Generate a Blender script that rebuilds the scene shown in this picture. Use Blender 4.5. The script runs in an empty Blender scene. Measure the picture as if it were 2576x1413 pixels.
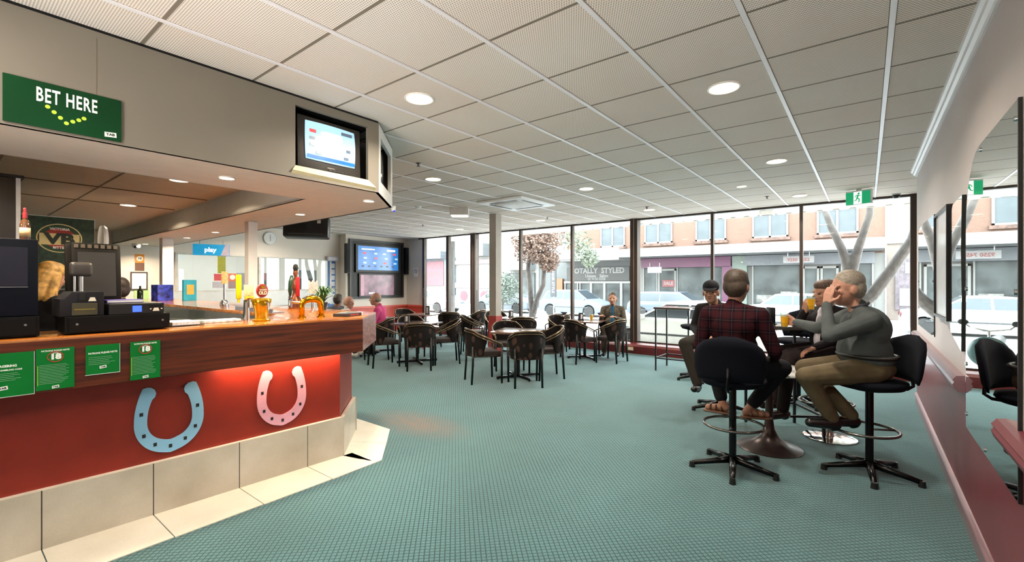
import bpy, bmesh, math, random
from mathutils import Vector, Matrix
random.seed(7)
V = Vector
PI = math.pi
scn = bpy.context.scene
COL = scn.collection
HC, H = 1.49, 2.855            # camera height, ceiling height

# ------------------------------------------------------------------ materials
def lin(h):
    h = h.lstrip('#')
    o = []
    for i in (0, 2, 4):
        c = int(h[i:i+2], 16) / 255
        o.append(c / 12.92 if c <= .04045 else ((c + .055) / 1.055) ** 2.4)
    return (*o, 1)
MATS = {}
def mat(name, col='#888888', rough=.5, metal=0., spec=.5, noise=.06, nscale=8., emit=None, es=1., bump=0., bscale=60., coat=0., trans=0., stretch=None):
    if name in MATS: return MATS[name]
    m = bpy.data.materials.new(name); m.use_nodes = True
    nt = m.node_tree; b = nt.nodes['Principled BSDF']
    b.inputs['Roughness'].default_value = rough
    b.inputs['Metallic'].default_value = metal
    b.inputs['Specular IOR Level'].default_value = spec
    b.inputs['Coat Weight'].default_value = coat
    b.inputs['Transmission Weight'].default_value = trans
    c = lin(col)
    b.inputs['Base Color'].default_value = c
    tc = nt.nodes.new('ShaderNodeTexCoord')
    vec = tc.outputs['Object']
    if stretch:
        mp = nt.nodes.new('ShaderNodeMapping'); mp.inputs['Scale'].default_value = stretch
        nt.links.new(vec, mp.inputs['Vector']); vec = mp.outputs['Vector']
    if noise > 0:
        n = nt.nodes.new('ShaderNodeTexNoise'); n.inputs['Scale'].default_value = nscale; n.inputs['Detail'].default_value = 4
        nt.links.new(vec, n.inputs['Vector'])
        r = nt.nodes.new('ShaderNodeValToRGB')
        lo = [x * (1 - noise * 2) for x in c[:3]] + [1]; hi = [min(1, x * (1 + noise * 2)) for x in c[:3]] + [1]
        r.color_ramp.elements[0].position = .3; r.color_ramp.elements[1].position = .7
        r.color_ramp.elements[0].color = lo; r.color_ramp.elements[1].color = hi
        nt.links.new(n.outputs['Fac'], r.inputs['Fac']); nt.links.new(r.outputs['Color'], b.inputs['Base Color'])
    if bump > 0:
        n2 = nt.nodes.new('ShaderNodeTexNoise'); n2.inputs['Scale'].default_value = bscale; n2.inputs['Detail'].default_value = 3
        nt.links.new(vec, n2.inputs['Vector'])
        bp = nt.nodes.new('ShaderNodeBump'); bp.inputs['Strength'].default_value = bump; bp.inputs['Distance'].default_value = .01
        nt.links.new(n2.outputs['Fac'], bp.inputs['Height']); nt.links.new(bp.outputs['Normal'], b.inputs['Normal'])
    if emit:
        b.inputs['Emission Color'].default_value = lin(emit); b.inputs['Emission Strength'].default_value = es
    MATS[name] = m
    return m
class NT:
    """small node helper"""
    def __init__(s, m): s.nt = m.node_tree; s.n = s.nt.nodes; s.l = s.nt.links
    def node(s, t, **k):
        x = s.n.new(t)
        for a, v in k.items(): setattr(x, a, v)
        return x
    def math(s, op, a, b=None, c=None):
        x = s.node('ShaderNodeMath', operation=op)
        for i, v in enumerate((a, b, c)):
            if v is None: continue
            if isinstance(v, (int, float)): x.inputs[i].default_value = v
            else: s.l.new(v, x.inputs[i])
        return x.outputs[0]
    def mix(s, f, a, b):
        x = s.node('ShaderNodeMix', data_type='RGBA')
        if isinstance(f, (int, float)): x.inputs[0].default_value = f
        else: s.l.new(f, x.inputs[0])
        for i, v in ((6, a), (7, b)):
            if isinstance(v, tuple): x.inputs[i].default_value = v
            else: s.l.new(v, x.inputs[i])
        return x.outputs[2]
    def noise(s, vec, scale, detail=3):
        x = s.node('ShaderNodeTexNoise'); x.inputs['Scale'].default_value = scale; x.inputs['Detail'].default_value = detail
        s.l.new(vec, x.inputs['Vector']); return x.outputs['Fac']
    def ramp(s, f, p0, p1, c0, c1):
        x = s.node('ShaderNodeValToRGB'); e = x.color_ramp.elements
        e[0].position = p0; e[1].position = p1; e[0].color = c0; e[1].color = c1
        s.l.new(f, x.inputs['Fac']); return x.outputs['Color']
def glass_mat(name, tint, refl=.07, rough=0.):
    if name in MATS: return MATS[name]
    m = bpy.data.materials.new(name); m.use_nodes = True; k = NT(m)
    k.n.clear()
    o = k.node('ShaderNodeOutputMaterial'); mx = k.node('ShaderNodeMixShader')
    t = k.node('ShaderNodeBsdfTransparent'); t.inputs[0].default_value = lin(tint)
    g = k.node('ShaderNodeBsdfGlossy'); g.inputs['Roughness'].default_value = rough
    lw = k.node('ShaderNodeLayerWeight'); lw.inputs['Blend'].default_value = .25
    f = k.math('MULTIPLY_ADD', lw.outputs['Fresnel'], .35, refl)
    k.l.new(f, mx.inputs[0]); k.l.new(t.outputs[0], mx.inputs[1]); k.l.new(g.outputs[0], mx.inputs[2]); k.l.new(mx.outputs[0], o.inputs[0])
    MATS[name] = m; return m

# ------------------------------------------------------------------ objects
def tag(o, label=None, cat=None, group=None, kind=None):
    if label: o['label'] = label
    if cat: o['category'] = cat
    if group: o['group'] = group
    if kind: o['kind'] = kind
    return o
def thing(name, label, cat, loc=(0, 0, 0), rotz=0., group=None, matrix=None):
    o = bpy.data.objects.new(name, None); COL.objects.link(o)
    o.empty_display_size = .1
    if matrix is not None: o.matrix_world = matrix
    else: o.location = loc; o.rotation_euler = (0, 0, rotz)
    return tag(o, label, cat, group)
def link(name, me, parent=None):
    o = bpy.data.objects.new(name, me); COL.objects.link(o)
    if parent is not None: o.parent = parent
    return o
def dup(root, loc=None, rotz=None, label=None, group=None):
    r = root.copy(); COL.objects.link(r)
    if loc is not None: r.location = loc
    if rotz is not None: r.rotation_euler = (0, 0, rotz)
    if label: r['label'] = label
    if group: r['group'] = group
    for ch in list(root.children):
        c = ch.copy(); COL.objects.link(c); c.parent = r; c.matrix_parent_inverse = ch.matrix_parent_inverse.copy()
        for g in ch.children:
            d = g.copy(); COL.objects.link(d); d.parent = c
    return r

class MB:
    """collects shapes; build() links them as ONE mesh object"""
    def __init__(s): s.bm = bmesh.new(); s.mi = 0; s.xf = Matrix()
    def m(s, i): s.mi = i; return s
    def _fin(s, vs, M=None):
        if M is not None: bmesh.ops.transform(s.bm, matrix=M, verts=vs)
        bmesh.ops.transform(s.bm, matrix=s.xf, verts=vs)
        fs = set(f for v in vs for f in v.link_faces)
        for f in fs: f.material_index = s.mi
        return s
    def box(s, lo, hi, M=None, bev=0., seg=2):
        lo, hi = V(lo), V(hi)
        r = bmesh.ops.create_cube(s.bm, size=1.)
        vs = r['verts']; c = (lo + hi) / 2; d = hi - lo
        for v in vs: v.co = V((v.co.x * d.x + c.x, v.co.y * d.y + c.y, v.co.z * d.z + c.z))
        if bev > 0:
            es = list(set(e for v in vs for e in v.link_edges))
            rr = bmesh.ops.bevel(s.bm, geom=es, offset=min(bev, min(abs(x) for x in d) * .49), segments=seg, profile=.6, affect='EDGES')
            vs = list(set(v for f in rr['faces'] for v in f.verts) | set(v for v in vs if v.is_valid))
            vs = list(set(v for v0 in vs for f in v0.link_faces for v in f.verts))
        return s._fin(vs, M)
    def poly(s, pts, M=None):
        vs = [s.bm.verts.new(p) for p in pts]; s.bm.faces.new(vs)
        return s._fin(vs, M)
    def prism(s, pts, z0, z1, M=None, bev=0.):
        """pts: 2D outline (x, y), extruded from z0 to z1"""
        n = len(pts)
        a = [s.bm.verts.new((p[0], p[1], z0)) for p in pts]; b = [s.bm.verts.new((p[0], p[1], z1)) for p in pts]
        f0 = s.bm.faces.new(list(reversed(a))); f1 = s.bm.faces.new(b)
        for i in range(n): s.bm.faces.new((a[i], a[(i+1) % n], b[(i+1) % n], b[i]))
        bmesh.ops.recalc_face_normals(s.bm, faces=list(set(f for v in a + b for f in v.link_faces)))
        vs = a + b
        if bev > 0:
            es = list(f0.edges) + list(f1.edges)
            rr = bmesh.ops.bevel(s.bm, geom=es, offset=bev, segments=2, profile=.6, affect='EDGES')
            vs = list(set(v for f in rr['faces'] for v in f.verts)); vs = list(set(v for v0 in vs for f in v0.link_faces for v in f.verts))
        return s._fin(vs, M)
    def tube(s, pts, r, n=8, closed=False, M=None):
        pts = [V(p) for p in pts]; N = len(pts)
        rs = r if isinstance(r, (list, tuple)) else [r] * N
        rings = []; up = None
        for i, p in enumerate(pts):
            a = pts[(i-1) % N] if (closed or i > 0) else p
            b = pts[(i+1) % N] if (closed or i < N-1) else p
            t = (b - a).normalized()
            if up is None: up = t.orthogonal().normalized()
            up = (up - t * up.dot(t))
            up = up.normalized() if up.length > 1e-6 else t.orthogonal().normalized()
            w = t.cross(up)
            rings.append([s.bm.verts.new(p + (up * math.cos(2*PI*k/n) + w * math.sin(2*PI*k/n)) * rs[i]) for k in range(n)])
        M_ = N if closed else N-1
        for i in range(M_):
            A, B = rings[i], rings[(i+1) % N]
            for k in range(n): s.bm.faces.new((A[k], A[(k+1) % n], B[(k+1) % n], B[k]))
        if not closed:
            s.bm.faces.new(list(reversed(rings[0]))); s.bm.faces.new(rings[-1])
        return s._fin([v for r_ in rings for v in r_], M)
    def cyl(s, p, q, r, r2=None, n=16, M=None): return s.tube([p, q], [r, r if r2 is None else r2], n, M=M)
    def lathe(s, prof, n=24, M=None, sx=1., sy=1.):
        """prof: list of (radius, z)"""
        rings = []
        for r, z in prof:
            if r < 1e-5: rings.append([s.bm.verts.new((0, 0, z))])
            else: rings.append([s.bm.verts.new((r*sx*math.cos(2*PI*k/n), r*sy*math.sin(2*PI*k/n), z)) for k in range(n)])
        for A, B in zip(rings, rings[1:]):
            if len(A) == 1 and len(B) == 1: continue
            for k in range(n):
                k2 = (k+1) % n
                if len(A) == 1: s.bm.faces.new((A[0], B[k2], B[k]))
                elif len(B) == 1: s.bm.faces.new((A[k], A[k2], B[0]))
                else: s.bm.faces.new((A[k], A[k2], B[k2], B[k]))
        if len(rings[0]) > 1: s.bm.faces.new(list(reversed(rings[0])))
        if len(rings[-1]) > 1: s.bm.faces.new(rings[-1])
        return s._fin([v for r_ in rings for v in r_], M)
    def ell(s, c, rad, M=None, u=20, v=12):
        r = bmesh.ops.create_uvsphere(s.bm, u_segments=u, v_segments=v, radius=1.)
        for w in r['verts']: w.co = V((w.co.x*rad[0], w.co.y*rad[1], w.co.z*rad[2]))
        T = Matrix.Translation(V(c))
        return s._fin(r['verts'], T @ M if M is not None else T)
    def cap(s, p, r1, q, r2, n=12, k=4):
        """rounded tapered limb"""
        p, q = V(p), V(q); t = (q - p).normalized() if (q-p).length > 1e-6 else V((0, 0, 1))
        up = t.orthogonal().normalized(); w = t.cross(up)
        rings = []
        for cc, r, a0, a1 in ((p, r1, -PI/2, 0), (q, r2, 0, PI/2)):
            for i in range(k+1):
                a = a0 + (a1-a0)*i/k
                if abs(abs(a) - PI/2) < 1e-6: rings.append([s.bm.verts.new(cc + t*r*math.sin(a))])
                else: rings.append([s.bm.verts.new(cc + t*r*math.sin(a) + (up*math.cos(2*PI*j/n) + w*math.sin(2*PI*j/n))*r*math.cos(a)) for j in range(n)])
        for A, B in zip(rings, rings[1:]):
            for j in range(n):
                j2 = (j+1) % n
                if len(A) == 1: s.bm.faces.new((A[0], B[j2], B[j]))
                elif len(B) == 1: s.bm.faces.new((A[j], A[j2], B[0]))
                else: s.bm.faces.new((A[j], A[j2], B[j2], B[j]))
        return s._fin([v for r_ in rings for v in r_])
    def mesh(s, name, mats, smooth=None):
        bmesh.ops.recalc_face_normals(s.bm, faces=s.bm.faces) if False else None
        me = bpy.data.meshes.new(name); s.bm.to_mesh(me); s.bm.free()
        for x in (mats if isinstance(mats, (list, tuple)) else [mats]): me.materials.append(x)
        if smooth:
            me.polygons.foreach_set('use_smooth', [True] * len(me.polygons))
            if smooth is not True: me.set_sharp_from_angle(angle=math.radians(smooth))
        return me
    def build(s, name, mats, parent=None, smooth=None):
        return link(name, s.mesh(name, mats, smooth), parent)
def struct(o): o['kind'] = 'structure'; return o
def grow(mb, voxel, it=4, fac=.5):
    """merge overlapping shapes into one continuous skin"""
    me = mb.mesh('tmp', [])
    o = link('tmp', me)
    r = o.modifiers.new('r', 'REMESH'); r.mode = 'VOXEL'; r.voxel_size = voxel; r.use_smooth_shade = True
    sm = o.modifiers.new('s', 'SMOOTH'); sm.factor = fac; sm.iterations = it
    dg = bpy.context.evaluated_depsgraph_get(); dg.update()
    out = bpy.data.meshes.new_from_object(o.evaluated_get(dg))
    bpy.data.objects.remove(o); bpy.data.meshes.remove(me)
    out.polygons.foreach_set('use_smooth', [True] * len(out.polygons))
    return out
def frame(o, x, y):
    x, y = V(x).normalized(), V(y).normalized(); z = x.cross(y)
    M = Matrix((x, y, z)).transposed().to_4x4(); M.translation = V(o); return M
TEXTC = {}
def text_mesh(s, size, bold=0., depth=.0006, align='CENTER', sx=1., shear=0., space=1.):
    cu = bpy.data.curves.new('t', 'FONT'); cu.body = s; cu.size = size; cu.align_x = align; cu.align_y = 'CENTER'
    cu.offset = bold * size; cu.extrude = depth; cu.resolution_u = 2; cu.shear = shear; cu.space_character = space
    o = bpy.data.objects.new('t', cu); COL.objects.link(o)
    dg = bpy.context.evaluated_depsgraph_get(); dg.update()
    me = bpy.data.meshes.new_from_object(o.evaluated_get(dg))
    bpy.data.objects.remove(o); bpy.data.curves.remove(cu)
    if sx != 1.:
        for v in me.vertices: v.co.x *= sx
    return me
def lettering(s, size, x, y, m, parent, bold=.02, z=.0015, rot=0., align='CENTER', sx=1., shear=0., name='lettering', depth=.0006, space=1.):
    me = text_mesh(s, size, bold, depth, align, sx, shear, space); me.materials.append(m)
    o = link(name, me, parent); o.location = (x, y, z); o.rotation_euler = (0, 0, rot); return o
# ------------------------------------------------------------------ camera
cam = bpy.data.cameras.new('camera'); co = bpy.data.objects.new('camera', cam); COL.objects.link(co)
YAW = math.radians(37.95)
co.location = (0, 0, HC); co.rotation_euler = (PI/2, 0, YAW)
cam.sensor_width = 36.; cam.lens = 36. * 1144 / 2576; cam.shift_y = (709.7 - 706.5) / 2576
cam.clip_start = .05; cam.clip_end = 300
scn.camera = co

# ------------------------------------------------------------------ palette
paint = mat('bulkhead_paint', '#756e62', .6, noise=.02, nscale=2)
cream = mat('cream_wall', '#e2d8cd', .6, noise=.02, nscale=2)
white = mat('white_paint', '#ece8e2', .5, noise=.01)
greywall = mat('grey_wall', '#c4bab9', .45, noise=.02, nscale=1.5)
burg = mat('burgundy_dado', '#6a2c35', .4, noise=.05, nscale=3, coat=.08)
burgdark = mat('burgundy_sill', '#541414', .35, noise=.06, nscale=3)
reddado = mat('red_dado', '#c8493c', .4, noise=.03)
mouldm = mat('moulding', '#80626a', .28, noise=.02, coat=.3)
corn = mat('cornice_white', '#f2eef0', .35, noise=.01)
bronze = mat('bronze_frame', '#3a2d26', .35, noise=.06, nscale=4, metal=.3)
alum = mat('aluminium', '#b9b4ae', .35, metal=.6, noise=.02)
black = mat('black_plastic', '#0d0d0e', .42, noise=.05)
softblack = mat('black_metal', '#101012', .35, noise=.05, metal=.3)
chrome = mat('chrome', '#d8d8da', .12, metal=1., noise=.02)
steel = mat('steel', '#a9adb2', .3, metal=.9, noise=.04, nscale=20)
gold = mat('gold', '#d8a21c', .16, metal=1., noise=.05)
whitep = mat('white_plastic', '#e9e9e8', .4, noise=.01)
timber_dark = None
glass = glass_mat('window_glass', '#f4f8f6', .015)
clear = glass_mat('clear_glass', '#eef4f2', .06)

def carpet():
    m = mat('carpet', '#4b6f6e', .95, spec=.1, noise=0); k = NT(m); b = k.n['Principled BSDF']
    tc = k.node('ShaderNodeTexCoord').outputs['Object']
    rot = k.node('ShaderNodeMapping'); rot.inputs['Rotation'].default_value = (0, 0, PI/4); k.l.new(tc, rot.inputs[0])
    sp = k.node('ShaderNodeSeparateXYZ'); k.l.new(rot.outputs[0], sp.inputs[0])
    def line(o, p, w):
        f = k.math('FRACT', k.math('DIVIDE', o, p)); return k.math('GREATER_THAN', k.math('ABSOLUTE', k.math('SUBTRACT', f, .5)), .5 - w)
    jx = k.math('MULTIPLY_ADD', k.noise(tc, 35), .006, sp.outputs[0]); jy = k.math('MULTIPLY_ADD', k.noise(tc, 38), .006, sp.outputs[1])
    g = k.math('MAXIMUM', line(jx, .028, .105), line(jy, .028, .105))
    fib = k.ramp(k.noise(tc, 260, 2), .3, .75, lin('#3a5f65'), lin('#658d92'))
    big = k.ramp(k.noise(tc, .9, 5), .35, .7, (.72, .72, .70, 1), (1.05, 1.05, 1.05, 1))
    c1 = k.mix(k.math('MULTIPLY', g, .95), fib, lin('#1f3c41'))
    mm = k.node('ShaderNodeMix', data_type='RGBA', blend_type='MULTIPLY'); mm.inputs[0].default_value = .8
    k.l.new(c1, mm.inputs[6]); k.l.new(big, mm.inputs[7])
    # worn stain by the corner of the bar
    d = k.node('ShaderNodeVectorMath', operation='DISTANCE'); mp = k.node('ShaderNodeMapping'); mp.inputs['Scale'].default_value = (.75, 1.6, 1)
    k.l.new(tc, mp.inputs[0]); k.l.new(mp.outputs[0], d.inputs[0]); d.inputs[1].default_value = (-3.75*.75, 3.17*1.6, 0)
    st = k.math('SUBTRACT', 1, k.math('DIVIDE', d.outputs['Value'], .6)); st = k.math('MAXIMUM', st, 0)
    st = k.math('MULTIPLY', st, k.math('MULTIPLY_ADD', k.noise(tc, 12, 5), 2.4, -.35)); st = k.math('MINIMUM', k.math('MAXIMUM', st, 0), .8)
    c2 = k.mix(st, mm.outputs[2], lin('#6b5a50'))
    k.l.new(c2, b.inputs['Base Color']); b.inputs['Sheen Weight'].default_value = .35; b.inputs['Sheen Roughness'].default_value = .45; b.inputs['Sheen Tint'].default_value = lin('#dfe9ec')
    bp = k.node('ShaderNodeBump'); bp.inputs['Strength'].default_value = .5; bp.inputs['Distance'].default_value = .006
    h = k.math('SUBTRACT', k.noise(tc, 220, 2), k.math('MULTIPLY', g, .95)); k.l.new(h, bp.inputs['Height']); k.l.new(bp.outputs[0], b.inputs['Normal'])
    return m
GX, GY, GS = -2.8947, 1.9502, .6
def ceiling_mat():
    m = mat('ceiling_tile', '#cfc8be', .85, spec=.2, noise=0); k = NT(m); b = k.n['Principled BSDF']
    tc = k.node('ShaderNodeTexCoord').outputs['Object']; sp = k.node('ShaderNodeSeparateXYZ'); k.l.new(tc, sp.inputs[0])
    u = k.math('SUBTRACT', sp.outputs[0], GX); v = k.math('SUBTRACT', sp.outputs[1], GY)
    def cell(o, p, off=None):
        q = k.math('DIVIDE', o, p)
        if off is not None: q = k.math('ADD', q, off)
        return k.math('SUBTRACT', k.math('FRACT', q), .5)
    row = k.math('MULTIPLY', k.math('MODULO', k.math('FLOOR', k.math('DIVIDE', v, .0118)), 2.), .5)
    cx = cell(u, .0140, row); cy_ = cell(v, .0118)
    hole = k.math('LESS_THAN', k.math('ADD', k.math('MULTIPLY', cx, cx), k.math('MULTIPLY', cy_, cy_)), .085)
    base = k.ramp(k.noise(tc, 1.2, 3), .3, .7, lin('#f4e6da'), lin('#f8eee5'))
    c = k.mix(k.math('MULTIPLY', hole, .72), base, lin('#5f574d'))
    def joint(o, w): return k.math('GREATER_THAN', k.math('ABSOLUTE', cell(o, GS, .0)), .5 - w / GS)
    jy = k.math('MAXIMUM', joint(v, .010), joint(u, .017))
    c = k.mix(jy, c, lin('#82776a'))
    k.l.new(c, b.inputs['Base Color']); return m
def wood(name, dark, light, rough=.25, scale=(1., 14., 14.), coat=.3):
    m = mat(name, light, rough, noise=0, coat=coat); k = NT(m); b = k.n['Principled BSDF']
    tc = k.node('ShaderNodeTexCoord').outputs['Object']
    mp = k.node('ShaderNodeMapping'); mp.inputs['Scale'].default_value = scale; k.l.new(tc, mp.inputs[0])
    n = k.noise(mp.outputs[0], 2.2, 6)
    c = k.ramp(n, .32, .68, lin(dark), lin(light)); k.l.new(c, b.inputs['Base Color']); return m
timber = wood('red_timber', '#2a1008', '#66290f', .38, (6., .7, 22.))
timber_top = wood('bar_top_timber', '#7a3a12', '#c07a30', .2, (10., .7, 10.), .6)
brownwood = wood('brown_table', '#6b4a38', '#93705a', .3, (3., 14., 3.))
def tilemat(name, a, bcol, rough=.35):
    m = mat(name, a, rough, noise=0); k = NT(m); b = k.n['Principled BSDF']
    tc = k.node('ShaderNodeTexCoord').outputs['Object']
    c = k.ramp(k.noise(tc, 2.6, 7), .3, .72, lin(a), lin(bcol))
    g = k.noise(tc, 90, 2); c2 = k.mix(k.math('MULTIPLY', g, .18), c, lin('#6f6a5d')); k.l.new(c2, b.inputs['Base Color']); return m
tile_m = tilemat('stone_tile', '#a8a08f', '#cfc8ba'); tile_f = tilemat('floor_tile', '#d9d2c1', '#ece6d8', .3)
grout = mat('grout', '#4d4740', .8, noise=.05)
redpanel = mat('red_panel', '#842213', .4, noise=.05, nscale=5, bump=.05, bscale=30)

# ------------------------------------------------------------------ shell
XR, YB, XL, YW = .485, -3.4, -11.9, 9.4
carp = carpet()
struct(MB().box((XL-.3, YB-.2, -.06), (XR+.35, YW+.1, 0)).build('floor', carp))
struct(MB().box((XL-.3, YB-.2, H), (XR+.35, YW+.05, H+.06)).build('ceiling', ceiling_mat()))
g = MB()                                            # white T bars running toward the windows
x = GX - 15*GS
while x < XR - .05:
    if x > XL: g.box((x-.013, YB, H-.007), (x+.013, YW-.02, H))
    x += GS
struct(g.build('trim_1', corn))
# right wall: grey above, burgundy dado below
g = MB(); g.m(0).box((XR, YB, .87), (XR+.16, 7.45, H)); g.m(1).box((XR, YB, 0), (XR+.16, 7.45, .87))
struct(g.build('wall_right', [greywall, burg]))
def mould(name, prof, y0, y1, m, wallx=XR):         # prof: (out from wall, z)
    pts = [(-p[0], p[1]) for p in prof]
    g = MB(); M = Matrix(((1, 0, 0, wallx), (0, 0, 1, 0), (0, 1, 0, 0), (0, 0, 0, 1)))
    g.prism(pts, y0, y1, M); bmesh.ops.recalc_face_normals(g.bm, faces=g.bm.faces)
    return struct(g.build(name, m, smooth=35))
mould('baseboard_right', [(0, 0), (.012, 0), (.012, .1), (.02, .104), (.022, .112), (.017, .12), (.022, .128), (.012, .14), (0, .145)], YB, 7.45, mouldm)
rail = [(0, .8), (.03, .8), (.05, .82), (.058, .845), (.05, .86), (.058, .875), (.04, .9), (0, .905)]
mould('trim_2', rail, 3.98, 7.4, mouldm); mould('trim_3', rail, YB, 2.85, burg)
mould('trim_4', [(0, H-.075), (.012, H-.075), (.018, H-.06), (.035, H-.05), (.04, H-.03), (.055, H-.02), (.06, H), (0, H)], YB, 7.45, corn)
struct(MB().box((.638, 7.4, -.3), (.76, 9.55, H+.06)).build('wall_corner', greywall))
struct(MB().box((XR+.002, 7.45, 0), (XR+.16, 7.47, H)).build('trim_5', bronze))
# back wall with the wide opening, chase for the screens, left and rear walls
g = MB()
OY0, OY1, OZ0, OZ1 = 3.3, 6.98, 1.30, 2.11
for lo, hi in (((XL-.15, YB, 0), (XL, OY0, H)), ((XL-.15, OY0, 0), (XL, OY1, OZ0)), ((XL-.15, OY0, OZ1), (XL, OY1, H)), ((XL-.15, OY1, 0), (XL, 9.5, H))): g.box(lo, hi)
struct(g.build('wall_back', cream))
g = MB(); g.m(0).box((XL, 7.24, .76), (-11.6, 9.42, H)).box((-11.6, 9.40, .76), (-10.78, 9.5, H)); g.m(1).box((XL, 7.24, 0), (-11.59, 9.42, .76)).box((-11.6, 9.38, 0), (-10.78, 9.5, .76))
struct(g.build('wall_chase', [cream, reddado]))
struct(MB().box((-11.585, 7.22, .735), (-11.56, 9.38, .785)).box((-11.6, 9.355, .735), (-10.78, 9.38, .785)).build('trim_6', mat('red_rail', '#d8604f', .35)))
struct(MB().box((XL-.3, YB-.2, 0), (XR+.2, YB, H)).build('wall_rear', cream))
# the bright room seen through the opening
bright = mat('bright_room', '#f4f2ee', .6, noise=.01)
for nm, lo, hi in (('wall_inner_back', (-15.6, 2.2, 0), (-15.5, 8.3, H)), ('wall_inner_left', (-15.6, 2.1, 0), (XL-.15, 2.2, H)), ('wall_inner_right', (-15.6, 8.3, 0), (XL-.15, 8.4, H)), ('trim_40', (-15.6, 2.1, H), (XL-.15, 8.4, H+.05)), ('trim_41', (-15.6, 2.1, -.05), (XL-.15, 8.4, 0))):
    struct(MB().box(lo, hi).build(nm, bright))
g = MB()
for y in (OY0, 5.03, OY1-.06): g.box((XL-.1, y, OZ0), (XL+.02, y+.05, OZ1))
g.box((XL-.1, OY0, OZ0-.03), (XL+.03, OY1, OZ0)).box((XL-.1, OY0, OZ1), (XL+.02, OY1, OZ1+.03))
struct(g.build('trim_7', mat('pale_frame', '#cfcac2', .4)))
struct(MB().box((XL-.06, OY0, OZ0), (XL-.054, 5.03, OZ1)).build('window_10', clear))
struct(MB().box((XL-.06, 5.08, OZ0), (XL-.054, OY1, OZ1)).build('window_11', clear))
struct(MB().box((XL+.0, 3.05, .9), (XL+.03, 7.0, 1.29)).build('trim_8', mat('pale_panel', '#d6d8d8', .25, noise=.02)))

# window wall ------------------------------------------------------
SZ = .2
g = MB()
g.prism([(9.05, 0), (9.05, .15), (9.1, .19), (9.3, SZ), (9.5, SZ), (9.5, -.3), (9.3, -.3), (9.3, 0)], -10.75, .7, Matrix(((0, 0, 1, 0), (1, 0, 0, 0), (0, 1, 0, 0), (0, 0, 0, 1))))
bmesh.ops.recalc_face_normals(g.bm, faces=g.bm.faces)
struct(g.build('wall_window_sill', burgdark, smooth=30))
struct(MB().box((-11.0, 9.36, H-.035), (.7, 9.46, H+.05)).build('trim_9', bronze))
posts = [(-10.75, .09, .1), (-9.70, .10, .1), (-8.66, .17, .17), (-7.04, .055, .09), (-5.51, .055, .09), (-3.95, .16, .17), (-2.37, .05, .09), (-.9, .05, .09), (.585, .1, .12)]
for i, (px, w, d) in enumerate(posts):
    g = MB()
    if w > .12:
        g.m(0).box((px-w/2, 9.4-d/2, SZ), (px-.008, 9.4+d/2, H)).box((px+.008, 9.4-d/2, SZ), (px+w/2, 9.4+d/2, H)); g.m(1).box((px-.008, 9.4-d/2+.01, SZ), (px+.008, 9.4+d/2-.01, H))
    else: g.box((px-w/2, 9.4-d/2, SZ), (px+w/2, 9.4+d/2, H))
    struct(g.build('trim_%d' % (10+i), [bronze, alum]))
for i in range(8):
    a, b = posts[i], posts[i+1]
    w = struct(MB().box((a[0]+a[1]/2, 9.397, SZ), (b[0]-b[1]/2, 9.403, H-.03)).build('window_%d' % (i+1), glass))
    fm = MB(); x0, x1 = a[0]+a[1]/2, b[0]-b[1]/2
    fm.box((x0, 9.38, SZ), (x1, 9.42, SZ+.03))
    fm.build('frame', bronze if i > 1 else bronze, w)
h = MB().tube([(-10.70, 9.34, 1.0), (-10.70, 9.30, 1.02), (-10.70, 9.30, 1.3), (-10.70, 9.34, 1.32)], .012).build('door_handle', softblack, bpy.data.objects['window_1'])
# column
t = thing('support_column', 'tall square painted column standing free among the tables, red at its foot', 'column', (-5.9, 7.02, 0), 0)
MB().box((-.085, -.085, .82), (.085, .085, H)).build('shaft', mat('column_paint', '#a39b91', .5, noise=.02), t)
MB().box((-.1, -.1, 0), (.1, .1, .82), bev=.004).build('base_cladding', mat('column_red', '#a33a36', .4), t)

# ------------------------------------------------------------------ bulkhead over the bar
BX, BB = -3.26, 2.25
C0, C1 = V((BX, 2.345)), V((-3.80, 2.895))
g = MB(); g.m(0)
t0, t1, z0, z1 = 1.631, 2.24, 2.338, 2.775
TOPZ = 2.835
def vbox(p, q, za, zb, th=.03):      # vertical slab from p to q (xy), its thickness goes to the bar side
    p, q = V(p), V(q); d = (q-p).normalized(); n = V((-d.y, d.x)) * th
    pts = [p, q, q+n, p+n]; g.prism([(v.x, v.y) for v in pts], za, zb)
vbox((BX, YB), (BX, t0), BB, TOPZ); vbox((BX, t1), C0, BB, TOPZ); vbox((BX, t0), (BX, t1), BB, z0-.0); vbox((BX, t0), (BX, t1), z1, TOPZ)
d = (C1-C0).normalized(); L = (C1-C0).length
a, b = C0 + d*.1, C0 + d*(L-.1)
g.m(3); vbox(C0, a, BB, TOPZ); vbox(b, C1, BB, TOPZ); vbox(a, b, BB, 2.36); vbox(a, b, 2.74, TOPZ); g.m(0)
vbox(C1, (XL, 3.1), BB, TOPZ)
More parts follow.
